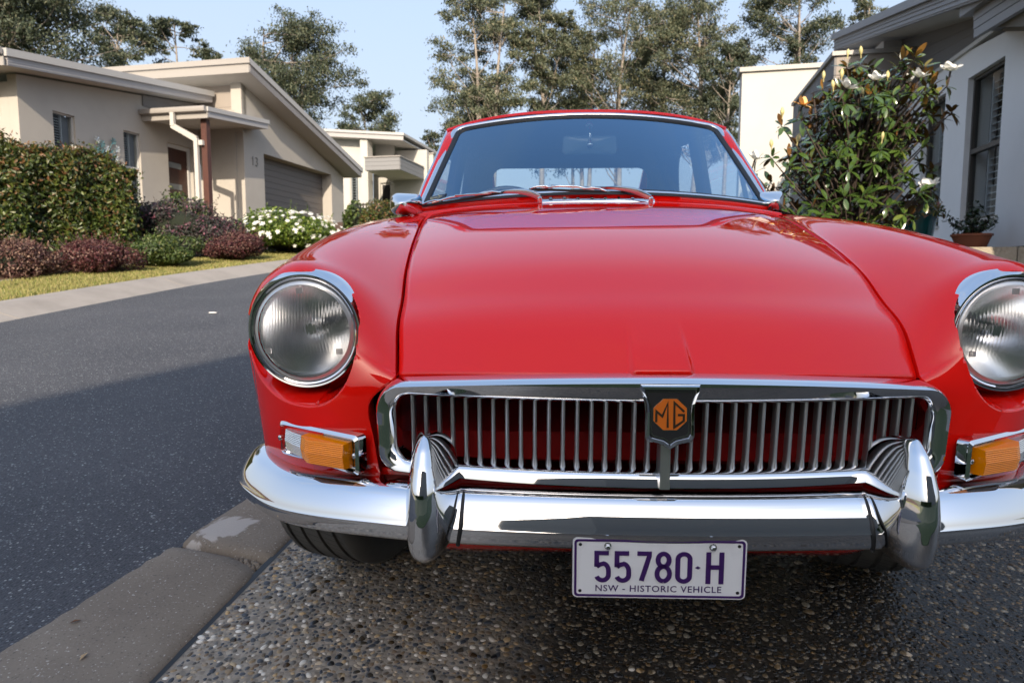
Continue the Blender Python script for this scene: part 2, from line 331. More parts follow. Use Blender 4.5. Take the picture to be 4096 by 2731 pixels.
# near kerb: separate stones with worn ends, a chipped joint beside the wheel
kerb = tag(empty('kerb'), kind='structure'); kerb.matrix_world = MCAR
def kstone(y0, y1, chip0=0, chip1=0, seed=0):
    r_ = np.random.default_rng(seed); rows = []
    ysn = np.r_[y0, y0+.006, y0+.02, np.linspace(y0+.04, y1-.04, max(4,int((y1-y0)/.03))), y1-.02, y1-.006, y1]
    for i, y in enumerate(ysn):
        e = min(y-y0, y1-y); dz = -.030 if e < .001 else (-.011 if e < .008 else (-.003 if e < .022 else 0))
        a, b_ = yv(KR, y)+r_.normal(0,.0022), yv(KD, y)+r_.normal(0,.0008)-.006
        yo = 1.9*0; row = []
        for t, z in ((0,-.05),(0,-.010),(.012,-.001),(.06,.001),(.3,.002),(.6,.001),(.88,-.001),(.955,-.007),(.985,-.02),(1,-.06)):
            x = a+(b_-a)*t; sh_ = -.30*(x-a)     # joints run square to the kerb
            zz = z+dz*(1 if z > -.03 else 0)
            for (ch, yo_) in ((chip1, y1), (chip0, y0)):
                if ch:
                    d = math.hypot((1-t)*.30, abs(y-yo_))/ch
                    if d < 1 and z > -.03: zz -= .030*smooth01(np.array(1-d))+.004*r_.random()
            row.append((x, y+sh_*(1 if (i < 3 or i > len(ysn)-4) or True else 0), zz))
        rows.append(row)
    m = MB().grid(np.array(rows), flip=True); w = 10; m.f.append(tuple(range(w))); m.f.append(tuple(len(m.v)-w+i for i in range(w))[::-1])
    return m.obj('kerb_stone', M_kerb, kerb, True, 50)
ky = [-1.15,-.10+.0,.705,2.9,5.3,7.7,10.1,12.5,15,17.4,20]
kstone(-1.15,.700,0,.075,1); kstone(.714,3.0,0,0,2)
for k in range(3, 10): kstone(3.01+(k-3)*2.4, 3.0+(k-2)*2.4, seed=k)
m = MB()     # loose grit in the broken joint
for k in range(70):
    t = rng.random(); x = -.90-.09*t+rng.normal(0,.012); y = .60+.035*t+rng.normal(0,.014); r0 = rng.uniform(.003,.008)
    m.lathe([(r0,-.002),(r0*.8,r0*.5),(.0001,r0*.8)], (x,y-.0,-.022+rng.random()*.006), (rng.normal(0,.4),rng.normal(0,.4),1), 6)
tag(m.obj('joint_grit', M_kerb, kerb, True), kind='stuff')
m = MB(); rows = []      # dark joint strip between kerb and drive
rows = [[(yv(KD,y)-.012,y,-.012),(yv(KD,y)+.006,y,-.011)] for y in yy]; tag(tr_ground(m.grid(np.array(rows), flip=True).obj('expansion_joint', M_rubber)), kind='structure')
# far kerb
fk = tag(empty('far_kerb'), kind='structure'); fk.matrix_world = MCAR
edges = np.r_[np.arange(-5.5, 24.5, 2.45)]
edges = edges + .31
for a, b_ in zip(edges[:-1], edges[1:]):
    rows = []
    for y in np.linspace(a+.006, b_-.006, 9):
        x = yv(KF, y); rows.append([(x+.02,y,-.05),(x,y,-.021),(x-.05,y,-.008),(x-.14,y,.02),(x-.22,y,.055),(x-.28,y,.075),(x-.46,y,.082),(x-.48,y,.02)])
    m = MB().grid(np.array(rows)); m.f.append(tuple(range(8))[::-1]); m.f.append(tuple(len(m.v)-8+i for i in range(8)))
    m.obj('kerb_stone', M_kerb2, fk, True, 40)
# verge, edging, garden bed
BE = crv([(-6.3,-6),(-6.25,0),(-6.15,3.5),(-6.047,6.241),(-5.977,8.495),(-5.45,10.4),(-4.75,11.9),(-3.8,13.8),(-2.2,17),(1.0,22)], 100)
yg = np.linspace(-5, 21, 110)
rows = [[(yv(KF,y)-.47+(yv(BE,y)-yv(KF,y)+.47)*t, y, .072+.04*t+.012*math.sin(9*t+y*2)*math.sin(3.1*t)) for t in np.linspace(0,1,8)] for y in yg]
tag(tr_ground(MB().grid(np.array(rows)).obj('verge', M_grass, smooth=True)), kind='structure')
V = []; F = []
for k in range(52000):
    y = rng.uniform(2.5, 16)**1.0; t = rng.random(); x0 = yv(KF,y)-.47; x1 = yv(BE,y); x = x0+(x1-x0)*t
    z = .072+.04*t; h = rng.uniform(.018,.045); a = rng.uniform(0,6.283); w = .004+.0005*y; lx, ly = rng.normal(0,.016,2)
    b0 = len(V); V += [(x-w*math.cos(a),y-w*math.sin(a),z-.004),(x+w*math.cos(a),y+w*math.sin(a),z-.004),(x+lx,y+ly,z+h)]; F.append((b0,b0+1,b0+2))
tag(tr_ground(obj('grass', V, F, M_blade)), kind='stuff', label='short dry yellowing grass on the verge beyond the lane')
rows = [[(yv(BE,y)+.03,y,.05),(yv(BE,y)+.03,y,.122),(yv(BE,y)-.07,y,.126),(yv(BE,y)-.07,y,.05)] for y in yg]
tag(tr_ground(MB().grid(np.array(rows)).obj('garden_edging', M_kerb2)), kind='structure')
rows = [[(yv(BE,y)-.06-t*8.5,y,.105+.28*smooth01(np.array(t*1.0))+.03*math.sin(y*3+t*9)) for t in np.linspace(0,1,14)] for y in np.linspace(-5,26,70)]
tag(tr_ground(MB().grid(np.array(rows)).obj('garden_bed', M_mulch, smooth=True)), kind='structure')
# drive sheet
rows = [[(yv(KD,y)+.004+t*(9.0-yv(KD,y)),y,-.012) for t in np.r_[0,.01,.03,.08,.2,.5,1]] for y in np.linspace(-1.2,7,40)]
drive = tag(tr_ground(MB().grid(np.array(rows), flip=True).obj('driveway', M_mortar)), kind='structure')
# pebbles: every one a low stone set in the mortar
def dome(k, nr=9):
    r_ = np.random.default_rng(k); V = [(0,0,1.0)]; F = []
    ph = r_.uniform(0,6.28,3)
    for j, (r, z) in enumerate(((.62,.72),(1.0,.12),(.95,-.5))):
        for i in range(nr):
            a = 2*math.pi*i/nr; q = r*(1+.13*math.sin(2*a+ph[0])+.08*math.sin(3*a+ph[1])); V.append((q*math.cos(a), q*math.sin(a), z))
    for i in range(nr): F.append((0,1+i,1+(i+1)%nr))
    for j in range(2):
        for i in range(nr): a, b_ = 1+j*nr+i, 1+j*nr+(i+1)%nr; F.append((a,a+nr,b_+nr,b_))
    return np.array(V), F
domes = [dome(k) for k in range(8)]
cand = []
cell = {}
def ok(x, y, r):
    ix, iy = int(x/.022), int(y/.022)
    for a in (-1,0,1):
        for b_ in (-1,0,1):
            for (q, w, e) in cell.get((ix+a,iy+b_), ()):
                if (q-x)**2+(w-y)**2 < ((e+r)*.86)**2: return False
    cell.setdefault((ix,iy), []).append((x,y,r)); return True
camg = np.array([-.195,-.978])
for k in range(150000):
    y = rng.uniform(.02, 2.3); x = rng.uniform(-.95, 2.3)
    if x < yv(KD, y)+.010 or (y > 1.15 and x < 1.0): continue
    if x > .80+.62*(y+.978)*1.0 and x > 1.3+.62*y: continue
    if y > .62 and -.5 < x < .52 and rng.random() < .6: continue
    r = rng.choice([.0036,.0047,.0060,.0073,.0090],p=[.26,.30,.24,.14,.06])*rng.uniform(.88,1.15)
    if ok(x, y, r): cand.append((x,y,r))
cand = np.array(cand)
sz = cand[:,2]/np.hypot(cand[:,0]-camg[0], cand[:,1]-camg[1]); order = np.argsort(-sz)
vis = [i for i in order if not (cand[i,1] > .30 and abs(cand[i,0]) < .45)]
near = set(vis[:300])
pm = []
for k, (V, F) in enumerate(domes):
    me = bpy.data.meshes.new('pebble'); me.from_pydata(V.tolist(), [], F); me.materials.append(M_peb); me.polygons.foreach_set('use_smooth', [True]*len(F)); pm.append(me)
Vs, Fs, off = [], [], 0
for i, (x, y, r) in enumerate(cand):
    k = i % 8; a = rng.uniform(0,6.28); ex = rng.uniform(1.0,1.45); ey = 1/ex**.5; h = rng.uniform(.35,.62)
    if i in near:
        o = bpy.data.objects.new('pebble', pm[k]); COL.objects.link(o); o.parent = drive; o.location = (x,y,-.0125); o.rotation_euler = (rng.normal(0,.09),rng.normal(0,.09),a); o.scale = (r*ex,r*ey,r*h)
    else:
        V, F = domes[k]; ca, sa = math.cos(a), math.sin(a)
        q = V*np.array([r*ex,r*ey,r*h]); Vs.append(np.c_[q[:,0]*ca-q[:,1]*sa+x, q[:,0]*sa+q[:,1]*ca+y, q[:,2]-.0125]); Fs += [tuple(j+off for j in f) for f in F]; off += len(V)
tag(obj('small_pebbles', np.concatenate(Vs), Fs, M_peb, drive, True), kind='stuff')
# behind the camera: lawn and lane edge (seen only in the chrome)
tag(tr_ground(MB().box((-1.0,-16,-.06),(9,-.80,-.006)).obj('lawn', M_lawn)), kind='structure')
# a scrap on the lane and dead leaves
o = tr_ground(MB().prism([(-.032,-.012),(.018,-.015),(.034,.0),(.012,.014),(-.028,.011)], lambda x,y,h: (-3.05+x,4.9+y,-.012+h), 0, .006).obj('paper_scrap', mat('paper', (.75,.74,.72), .8)))
tag(o, 'small white scrap of paper lying on the sunlit lane', 'litter')
M_dl = mat('dead_leaf', (.12,.06,.03), .8)
for k, (x, y, t_) in enumerate(((-1.195,.33,'small dark dead leaf lying on the kerb, nearest the lane edge'),(-1.10,.215,'small pale curled leaf on the kerb further from the lane'))):
    m = MB().add([(-.012,0,.001),(0,-.005,.005),(.013,0,.002),(0,.005,.004)], [(0,1,2),(0,2,3)]); o = m.obj('dead_leaf', M_dl if k == 0 else mat('pale_leaf', (.45,.32,.18), .8)); o.matrix_world = MCAR @ Matrix.Translation((x,y,.003)) @ Euler((0,0,k+.5)).to_matrix().to_4x4(); tag(o, t_, 'leaf', 'dead leaves lying on the kerb')
# ================================================================== HOUSES
M_wall = mat('render_cream', (.40,.372,.335), .9, noise=(1.2,(.37,.345,.31),.4,.7), bump=(70,.10,.004))
M_wall2 = mat('render_white', (.47,.455,.425), .9, noise=(1.2,(.44,.425,.395),.4,.7), bump=(70,.10,.004))
M_wall3 = mat('render_grey_white', (.78,.775,.775), .9, noise=(1.5,(.74,.735,.735),.4,.7), bump=(90,.12,.004))
M_fascia = mat('fascia_paint', (.36,.345,.345), .45); M_gut = mat('gutter_cream', (.30,.28,.26), .45); M_soffit = mat('soffit_board', (.45,.44,.42), .8)
M_clad = mat('cladding_taupe', (.27,.235,.205), .7); M_cladg = mat('cladding_grey', (.16,.155,.155), .7); M_fasg = mat('fascia_grey', (.25,.245,.255), .45); M_cladh = mat('canopy_grey', (.20,.20,.205), .65)
M_gar = mat('garage_door_bronze', (.115,.10,.092), .5); M_frame = mat('window_frame_pale', (.50,.49,.47), .4); M_shut = mat('shutter_white', (.46,.46,.46), .5); M_room = mat('dark_room', (.015,.015,.017), .9)
M_pane = glass_mat('window_pane', (.75,.8,.82), .45); M_door = mat('door_timber', (.042,.016,.011), .35, noise=(7,(.06,.022,.014),.4,.7)); M_post = mat('post_timber', (.075,.026,.018), .55, noise=(9,(.055,.02,.014),.4,.7)); M_pipe = mat('downpipe_white', (.48,.46,.43), .4)
M_frost = mat('frosted_glass', (.16,.175,.175), .35); M_num = mat('house_number_grey', (.20,.20,.195), .4); M_roofm = mat('roof_metal', (.40,.39,.38), .5)
M_framed = mat('window_frame_dark', (.06,.055,.05), .4)
def T_al(L0, s0=0, z0=0):     # wall facing the street on the left side: x along the street, y up, d towards the street
    return lambda x, y, d: sw(s0+x, -L0+d, z0+y)
def T_fc(s0, L0=0, z0=0):     # wall square to the street, facing the camera: x to the right, y up, d towards the camera
    return lambda x, y, d: sw(s0-d, L0+x, z0+y)
def T_rt(L0, s0=0, z0=0):     # street wall of a house on the right side: x towards the camera, d towards the street
    return lambda x, y, d: sw(s0-x, L0-d, z0+y)
def slab(m, T, x0, x1, y0, y1, d0, d1): return m.box((x0,y0,d0), (x1,y1,d1), T)
def wall_with_openings(name, mt, T, x0, x1, y0, y1, ops, thick, parent, top=None):
    """one wall mesh with rectangular holes; ops: (xa,xb,ya,yb); top(x) gives a sloping head"""
    m = MB(); xs = sorted({x0, x1, *[q for o in ops for q in o[:2]]})
    for a, b_ in zip(xs[:-1], xs[1:]):
        segs = [(y0, y1)]
        for o in ops:
            if o[0] <= a+1e-6 and o[1] >= b_-1e-6:
                segs = [(p, q) for (u0, u1) in segs for (p, q) in ((u0, min(u1, o[2])), (max(u0, o[3]), u1)) if q-p > 1e-4]
        for (p, q) in segs:
            ta, tb = (top(a), top(b_)) if (top and abs(q-y1) < 1e-6) else (q, q)
            m.hexa([T(a,p,-thick),T(b_,p,-thick),T(b_,p,0),T(a,p,0),T(a,ta,-thick),T(b_,tb,-thick),T(b_,tb,0),T(a,ta,0)])
    return m.obj(name, mt, parent)
def window(T, x0, x1, y0, y1, parent, rail=None, shut=(0,1), frame=M_frame, slat=.062, bars=()):
    """frame set back in the reveal, glass, plantation shutter behind"""
    f = .035; w = MB()
    for a, b_, c, d in ((x0,x1,y1-f,y1),(x0,x1,y0,y0+f),(x0,x0+f,y0+f,y1-f),(x1-f,x1,y0+f,y1-f)): slab(w, T, a, b_, c, d, -.12, -.06)
    if rail: slab(w, T, x0+f, x1-f, rail-.025, rail+.025, -.118, -.055)
    win = w.obj('window', frame, parent)
    if frame is M_framed:
        m = MB(); slab(m, T, x0-.03, x1+.03, y0-.03, y0, -.12, .02); m.obj('sill', M_frame, win)
    m = MB(); m.grid(np.array([[T(x0+f,y0+f,-.09),T(x1-f,y0+f,-.09)],[T(x0+f,y1-f,-.09),T(x1-f,y1-f,-.09)]])); m.obj('pane', M_pane, win)
    m = MB(); slab(m, T, x0-.3, x1+.3, y0-.3, y1+.3, -.9, -.6); m.obj('unlit_room_slab', M_room, win)  # near-black slab: the shade of the unlit room is put into its colour
    sx0, sx1 = x0+f+(x1-x0-2*f)*shut[0], x0+f+(x1-x0-2*f)*shut[1]; k = 0
    ny = int((y1-y0-.12)/slat)
    for i in range(ny):
        yc = y0+.07+i*slat
        if rail and abs(yc-rail) < .05: continue
        m = MB(); m.hexa([T(sx0,yc-.012,-.14),T(sx1,yc-.012,-.14),T(sx1,yc-.006,-.14),T(sx0,yc-.006,-.14),T(sx0,yc+.004,-.185),T(sx1,yc+.004,-.185),T(sx1,yc+.010,-.185),T(sx0,yc+.010,-.185)]) ; m.obj('shutter_slat', M_shut, win)
    m = MB()
    slab(m, T, sx0-.02, sx0, y0+.03, y1-.03, -.19, -.135); slab(m, T, sx1, sx1+.02, y0+.03, y1-.03, -.19, -.135); m.obj('shutter_stile', M_shut, win)
    if shut[1] < .9:
        m = MB(); slab(m, T, sx1+.02, x1-f, y0+.03, y1-.03, -.2, -.18); m.obj('curtain', mat('sheer_curtain', (.15,.15,.16), .9), win)
    return win
def boards(T, x0, x1, y0, y1, h, mt, parent, top=None, d0=.0, d1=.02, off=0.0, lean=0.0):
    y = y0+off-h if off else y0
    while y < y1-.01:
        a, b_ = max(y, y0)+.006, min(y+h, y1)
        if top: 
            xa, xb = x0, x1
            ta, tb = min(b_, top(xa)), min(b_, top(xb))
            if max(ta, tb) > a+.01: m = MB().hexa([T(xa,min(a,ta),d0),T(xb,min(a,tb),d0),T(xb,min(a,tb),d1),T(xa,min(a,ta),d1),T(xa,ta,d0),T(xb,tb,d0),T(xb,tb,d1),T(xa,ta,d1)]); m.obj('cladding_board', mt, parent)
        else: m = MB(); slab(m, T, x0, x1, a, b_, d0, d1); m.obj('cladding_board', mt, parent)
        y += h
# ---- the cream house with the garage, left of the lane
h13 = empty('house', sw(18, -15, .9)); h13.location = sw(18,-15,.9)
tag(h13, 'cream rendered house with brown garage door and skillion roofs, beyond the hedges', 'house')
class Par:      # parts are built in world space and keep their place under the house
    pass
def settle(root):
    inv = Matrix.Translation(root.location).inverted()
    for ch in root.children: ch.matrix_parent_inverse = inv
LA, LB = 14.0, 12.5
TA = T_al(LA)
zf = 1.35
topA = lambda x: 4.36 + (x-12.4)*.128
wall_with_openings('wall', M_wall, TA, 13.1, 19.35, .2, 4.4, [(14.0,14.63,zf+.9,3.87),(16.2,16.8,zf+.55,3.87),(17.9,19.0,zf,3.87)], .25, h13, top=topA)
window(TA, 14.0, 14.63, zf+.9, 3.87, h13, shut=(0,.55))
window(TA, 16.2, 16.8, zf+.55, 3.87, h13, rail=2.92, shut=(0,.55))
m = MB()
for a, b_, c, d in ((17.9,18.0,zf,3.87),(18.9,19.0,zf,3.87),(18.0,18.9,3.76,3.87)): slab(m, TA, a, b_, c, d, -.2, -.1)
dr = m.obj('door', M_frame, h13)
m = MB(); slab(m, TA, 18.0, 18.9, zf, 3.76, -.17, -.14); m.obj('door_leaf', M_door, dr)
for y in (3.28, 2.66, 2.05): m = MB(); slab(m, TA, 18.08, 18.62, y-.10, y+.06, -.139, -.132); m.obj('door_pane', M_frost, dr)
wall_with_openings('wall', M_wall, T_fc(13.1), -22, -LA-.252, .2, 4.3, [], .25, h13)     # end wall facing the camera
# return wall of the garage and the garage front
wall_with_openings('wall', M_wall, T_fc(19.36), -LA+.0, -LB-.252, .2, 5.05, [], .2, h13)
topB = lambda x: 5.98 - (x-19.4)*.293
TB_ = T_al(LB)
wall_with_openings('wall', M_wall, TB_, 19.4, 26.3, .2, 6.0, [(20.5,25.25,zf,3.92)], .25, h13, top=topB)
gd = MB(); slab(gd, TB_, 20.5, 25.25, zf, 3.92, -.5, -.42); gdo = gd.obj('garage_door', M_gar, h13)
y = zf; 
while y < 3.9: m = MB(); slab(m, TB_, 20.5, 25.25, y+.006, min(y+.196,3.92), -.419, -.395); m.obj('door_panel', M_gar, gdo); y += .2
m = MB(); slab(m, TB_, 20.25, 20.5, zf, 3.92, -.5, -.252); slab(m, TB_, 25.25, 25.5, zf, 3.92, -.5, -.252); slab(m, TB_, 20.25, 25.5, 3.92, 4.1, -.5, -.252); m.obj('reveal', M_wall, h13)
# house number
for k, x0 in ((0, 19.84), (1, 20.05)):
    m = MB(); Tn = lambda x, y, d, x0=x0: TB_(x0+x, 3.45+y, d)
    if k == 0: ribbon_pts = [(-.03,.20),(.01,.26),(.01,.0)]
    else: ribbon_pts = [(-.05+.0,.235),(-.02,.265),(.02,.265),(.045,.23),(.045,.18),(.01,.145),(.05,.11),(.052,.04),(.02,.0),(-.02,.0),(-.05,.03)]
    ribbon(m, ribbon_pts, .021, Tn, .0, .03); m.obj('house_number', M_num, h13)
# upper clad wall under the raised roof and its corner post
boards(T_fc(19.5), -16.8, -12.85, 4.75, 6.05, .42, M_clad, h13, d0=0, d1=.025)
wall_with_openings('wall', M_clad, T_fc(19.55), -17.2, -12.6, 4.2, 6.1, [], .1, h13)
m = MB(); slab(m, T_fc(19.42), -12.85, -12.5, 4.4, 6.05, -.2, .06); m.obj('corner_post', M_wall, h13)
boards(TA, 16.95, 19.35, 4.66, 5.6, .30, M_cladg, h13, d0=.005, d1=.03, top=lambda x: 4.37+(x-12.4)*.128)
# left roof: fascia, capping, gutter on the end
def roofpiece(a, b_, L0, L1, hgt, nm, mt, parent, lift=0):     # sloping bar between (s,z) points, from L0 to L1
    m = MB(); (s0,z0),(s1,z1) = a, b_
    m.hexa([sw(s0,L0,z0),sw(s1,L0,z1),sw(s1,L1,z1),sw(s0,L1,z0),sw(s0,L0,z0+hgt),sw(s1,L0,z1+hgt),sw(s1,L1,z1+hgt),sw(s0,L1,z0+hgt)]); return m.obj(nm, mt, parent)
roofpiece((12.35,4.40),(19.3,5.29),-22,-13.5,.10,'soffit',M_soffit,h13)
roofpiece((12.4,4.40),(19.3,5.285),-13.499,-13.45,.20,'fascia',M_fascia,h13)
roofpiece((12.35,4.58),(19.35,5.475),-22,-13.40,.16,'roof',M_roofm,h13)
for k in range(3): roofpiece((12.4,4.43+k*.05),(19.3,5.315+k*.05),-13.451,-13.44,.018,'fascia_rib',M_fascia,h13)
m = MB(); m.box((-22,4.38,0),(-13.45,4.56,.03), T_fc(12.34)); m.obj('fascia', M_gut, h13)
m = MB(); q = [(-.0,.0),(.0,.12),(-.02,.15),(-.11,.15),(-.13,.10),(-.11,.02)]
m.grid(np.array([[sw(12.31+d, L, 4.60+z) for d, z in q] for L in (-22,-13.46)]), cv=True); m.f.append(tuple(range(6,12))); m.obj('gutter', M_gut, h13, True, 40)
m = MB(); m.tube(crv([sw(12.25,-14.55,4.60),sw(12.3,-14.55,4.42),sw(12.85,-14.55,4.2),sw(13.03,-14.55,3.9),sw(13.03,-14.55,1.0)], 30), .055, 10); m.obj('downpipe', M_pipe, h13, True)
# raised garage roof
roofpiece((18.85,5.98),(26.65,3.98),-18,-11.9,.10,'soffit',M_soffit,h13)
roofpiece((18.85,5.98),(26.65,3.98),-11.899,-11.85,.24,'fascia',M_fascia,h13)
for k in range(3): roofpiece((18.86,6.02+k*.06),(26.64,4.02+k*.06),-11.851,-11.838,.02,'fascia_rib',M_fascia,h13)
roofpiece((18.80,6.20),(26.7,4.18),-18,-11.80,.17,'roof',M_roofm,h13)
m = MB(); m.box((-18,5.96,0),(-11.86,6.24,.03), T_fc(18.845)); m.obj('fascia', M_gut, h13)
m = MB(); m.box((-18,6.22,0),(-11.80,6.38,.04), T_fc(18.80)); m.obj('capping', M_gut, h13)
# porch canopy with gutter, post and downpipe
roofpiece((16.95,4.27),(19.9,4.55),-13.995,-12.0,.08,'soffit',M_soffit,h13)
roofpiece((16.95,4.27),(19.9,4.55),-11.999,-11.95,.16,'fascia',M_fascia,h13)
roofpiece((16.9,4.42),(19.95,4.71),-13.995,-11.92,.12,'canopy_roof',M_roofm,h13)
m = MB(); m.box((-13.995,4.24,0),(-11.95,4.40,.03), T_fc(16.94)); m.obj('fascia', M_gut, h13)
m = MB(); m.grid(np.array([[sw(16.90+d, L, 4.39+z) for d, z in q] for L in (-13.995,-11.96)]), cv=True); m.f.append(tuple(range(6,12))); m.obj('gutter', M_gut, h13, True, 40)
m = MB(); slab(m, T_fc(17.25), -12.30, -12.13, .4, 4.27, 0, .16); m.obj('post', M_post, h13)
m = MB(); 
for p0, p1 in ((((-12.95),4.40,16.80),(-12.95,4.05,16.80)),((-12.95,4.06,16.80),(-12.40,3.72,17.0)),((-12.40,3.74,17.0),(-12.40,.4,17.0))):
    (L0,z0,s0),(L1,z1,s1) = p0, p1
    if abs(L0-L1) < .01: m.box((L0-.055,z1,0),(L0+.055,z0,.09), T_fc(s0+.05))
    else: m.hexa([sw(s0-.04,L0-.055,z0-.06),sw(s1-.04,L1-.055,z1-.06),sw(s1+.05,L1-.055,z1-.06),sw(s0+.05,L0-.055,z0-.06),sw(s0-.04,L0+.02,z0+.06),sw(s1-.04,L1+.055,z1+.05),sw(s1+.05,L1+.055,z1+.05),sw(s0+.05,L0+.02,z0+.06)])
m.obj('downpipe', M_pipe, h13)
m = MB().box((-.06,3.55,0),(.06,3.68,.1), lambda x,y,d: sw(17.08-d,-12.26+x,y)); m.obj('porch_light', M_pipe, h13)
m = MB(); m.hexa([sw(16.4,-14,1.30),sw(19.3,-14,1.30),sw(19.3,-12,1.30),sw(16.4,-12,1.30),sw(16.4,-14,1.36),sw(19.3,-14,1.36),sw(19.3,-12,1.36),sw(16.4,-12,1.36)]); m.obj('porch_floor', M_kerb2, h13)
settle(h13)
# ---- wall ornament: vase of tin flowers
wa = empty('wall_art', sw(15.45,-13.98,2.6)); tag(wa, 'blue metal vase of flowers hung on the cream wall between two windows', 'wall ornament')
M_teal = mat('tin_teal', (.10,.24,.25), .4, .3); M_tin = mat('tin_pale', (.55,.60,.60), .35, .3); M_vase = mat('tin_blue', (.24,.30,.37), .45)
TW = T_al(13.985, 15.45, 0)
m = MB().lathe([(.0001,0),(.10,0),(.14,.10),(.13,.22),(.09,.27),(.10,.30)], TW(0,2.55,.02), (0,0,1), 16, 0, 6.2832); m.obj('vase', M_vase, wa, True)
for k, (x, y, t_) in enumerate(((-.24,3.42,1),(.30,3.48,0),(-.28,3.15,0),(.06,3.25,1),(.42,3.30,1),(-.33,2.98,1),(.36,3.05,1),(.10,3.03,0),(-.08,3.35,0),(.16,2.98,0))):
    m = MB().tube([TW(0,2.8,.03),TW(x*.5,(2.8+y)/2+.05,.04),TW(x,y,.04)], .007, 5); st_ = m.obj('stem', M_teal, wa)
    m = MB()
    for j in range(6):
        a = j*math.pi/3; m.add([TW(x,y,.05),TW(x+.075*math.cos(a-.35),y+.075*math.sin(a-.35),.075),TW(x+.105*math.cos(a),y+.105*math.sin(a),.06),TW(x+.075*math.cos(a+.35),y+.075*math.sin(a+.35),.075)], [(0,1,2,3)])
    m.obj('flower', M_tin if t_ else M_teal, st_)
    for sgn in (-1,1):
        q0 = np.array(TW(x*.55+.02*sgn,(2.8+y)/2,.04)); m = MB().add([q0,TW(x*.55+.10*sgn,(2.8+y)/2+.05,.05),TW(x*.55+.15*sgn,(2.8+y)/2+.15,.05),TW(x*.55+.06*sgn,(2.8+y)/2+.09,.05)], [(0,1,2,3)]); m.obj('tin_leaf', M_teal, st_)
settle(wa)
# ---- second house further up the lane
h2 = empty('house', sw(33,-8,2.3)); tag(h2, 'pale house with grey boxed porch canopy and white shuttered window, further up the lane', 'house')
TF = T_fc(32.0)
zb = 1.6
wall_with_openings('wall', M_wall2, TF, -17.2, -14.07, zb, 6.9, [(-14.85,-14.42,3.0,4.94)], .3, h2, top=lambda x: 6.80-(x+15.8)*.0875)
window(TF, -14.85, -14.42, 3.0, 4.94, h2, shut=(.05,.62), slat=.13)
m = MB(); slab(m, TF, -14.06, -13.68, zb, 6.62, -.1, .5); m.obj('pier', M_wall2, h2)
wall_with_openings('wall', M_wall2, T_fc(33.6), -14.3, -11.4, zb, 6.30, [(-13.92,-13.35,zb,4.72)], .3, h2)
m = MB(); slab(m, T_fc(33.6), -13.92, -13.35, zb, 4.72, -.2, -.1); d2 = m.obj('door', M_frame, h2)
m = MB(); slab(m, T_fc(33.6), -13.84, -13.43, zb, 4.62, -.099, -.08); m.obj('door_leaf', M_room, d2)
wall_with_openings('wall', M_wall2, T_fc(33.0), -13.9, -12.95, 5.3, 6.55, [], .2, h2)
# clad box canopy
bx = MB(); slab(bx, T_fc(30.2), -13.26, -11.57, 4.82, 5.40, -3.3, -.03); cn = bx.obj('canopy', M_soffit, h2)
for k in range(3):
    m = MB(); slab(m, T_fc(30.2), -13.26, -11.57, 4.82+k*.193+.010, 4.82+(k+1)*.193, -.029, .0); m.obj('cladding_board', M_cladh, cn)
    m = MB(); m.box((30.23,4.82+k*.193+.010,0),(33.5,4.82+(k+1)*.193,.03), lambda x,y,d: sw(x,-11.569+d,y)); m.obj('cladding_board', M_cladh, cn)
m = MB(); m.box((30.15,5.402,-13.3),(33.5,5.45,-11.5), lambda x,y,d: sw(x,d,y)); m.obj('capping', M_gut, cn)
# parapet block to the right
m = MB(); m.box((34.0,zb,-13.1),(38,6.15,-11.2), lambda x,y,d: sw(x,d,y)); m.obj('parapet_block', M_wall2, h2)
m = MB(); m.box((33.95,6.151,-13.15),(38,6.21,-11.15), lambda x,y,d: sw(x,d,y)); m.obj('capping', M_gut, h2)
zr2 = lambda L: 7.05-(L+15.8)*.0875
def rbar(s0, s1, L0, L1, dz, hh, nm, mt):
    m = MB(); m.hexa([sw(s0,L0,zr2(L0)+dz),sw(s0,L1,zr2(L1)+dz),sw(s1,L1,zr2(L1)+dz),sw(s1,L0,zr2(L0)+dz),sw(s0,L0,zr2(L0)+dz+hh),sw(s0,L1,zr2(L1)+dz+hh),sw(s1,L1,zr2(L1)+dz+hh),sw(s1,L0,zr2(L0)+dz+hh)]); return m.obj(nm, mt, h2)
rbar(31.4, 37, -17.5, -11.85, -.34, .06, 'soffit', M_soffit); rbar(31.36, 31.40, -17.5, -11.8, -.34, .21, 'fascia', M_fascia); rbar(31.3, 37, -17.5, -11.75, -.125, .12, 'roof', M_roofm)
settle(h2)
gt = empty('side_gate', sw(27.6,-12.3,1.8)); tag(gt, 'dark slatted gate between the cream garage wall and the next house', 'gate')
for k in range(9): m = MB().box((27.5,1.7,-12.6+k*.13),(27.53,3.05,-12.55+k*.13), lambda x,y,d: sw(x,d,y)); m.obj('slat', M_framed, gt)
for y in (2.95,2.3): m = MB().box((27.53,y,-12.62),(27.56,y+.07,-11.45), lambda x,y,d: sw(x,d,y)); m.obj('rail', M_framed, gt)
settle(gt)
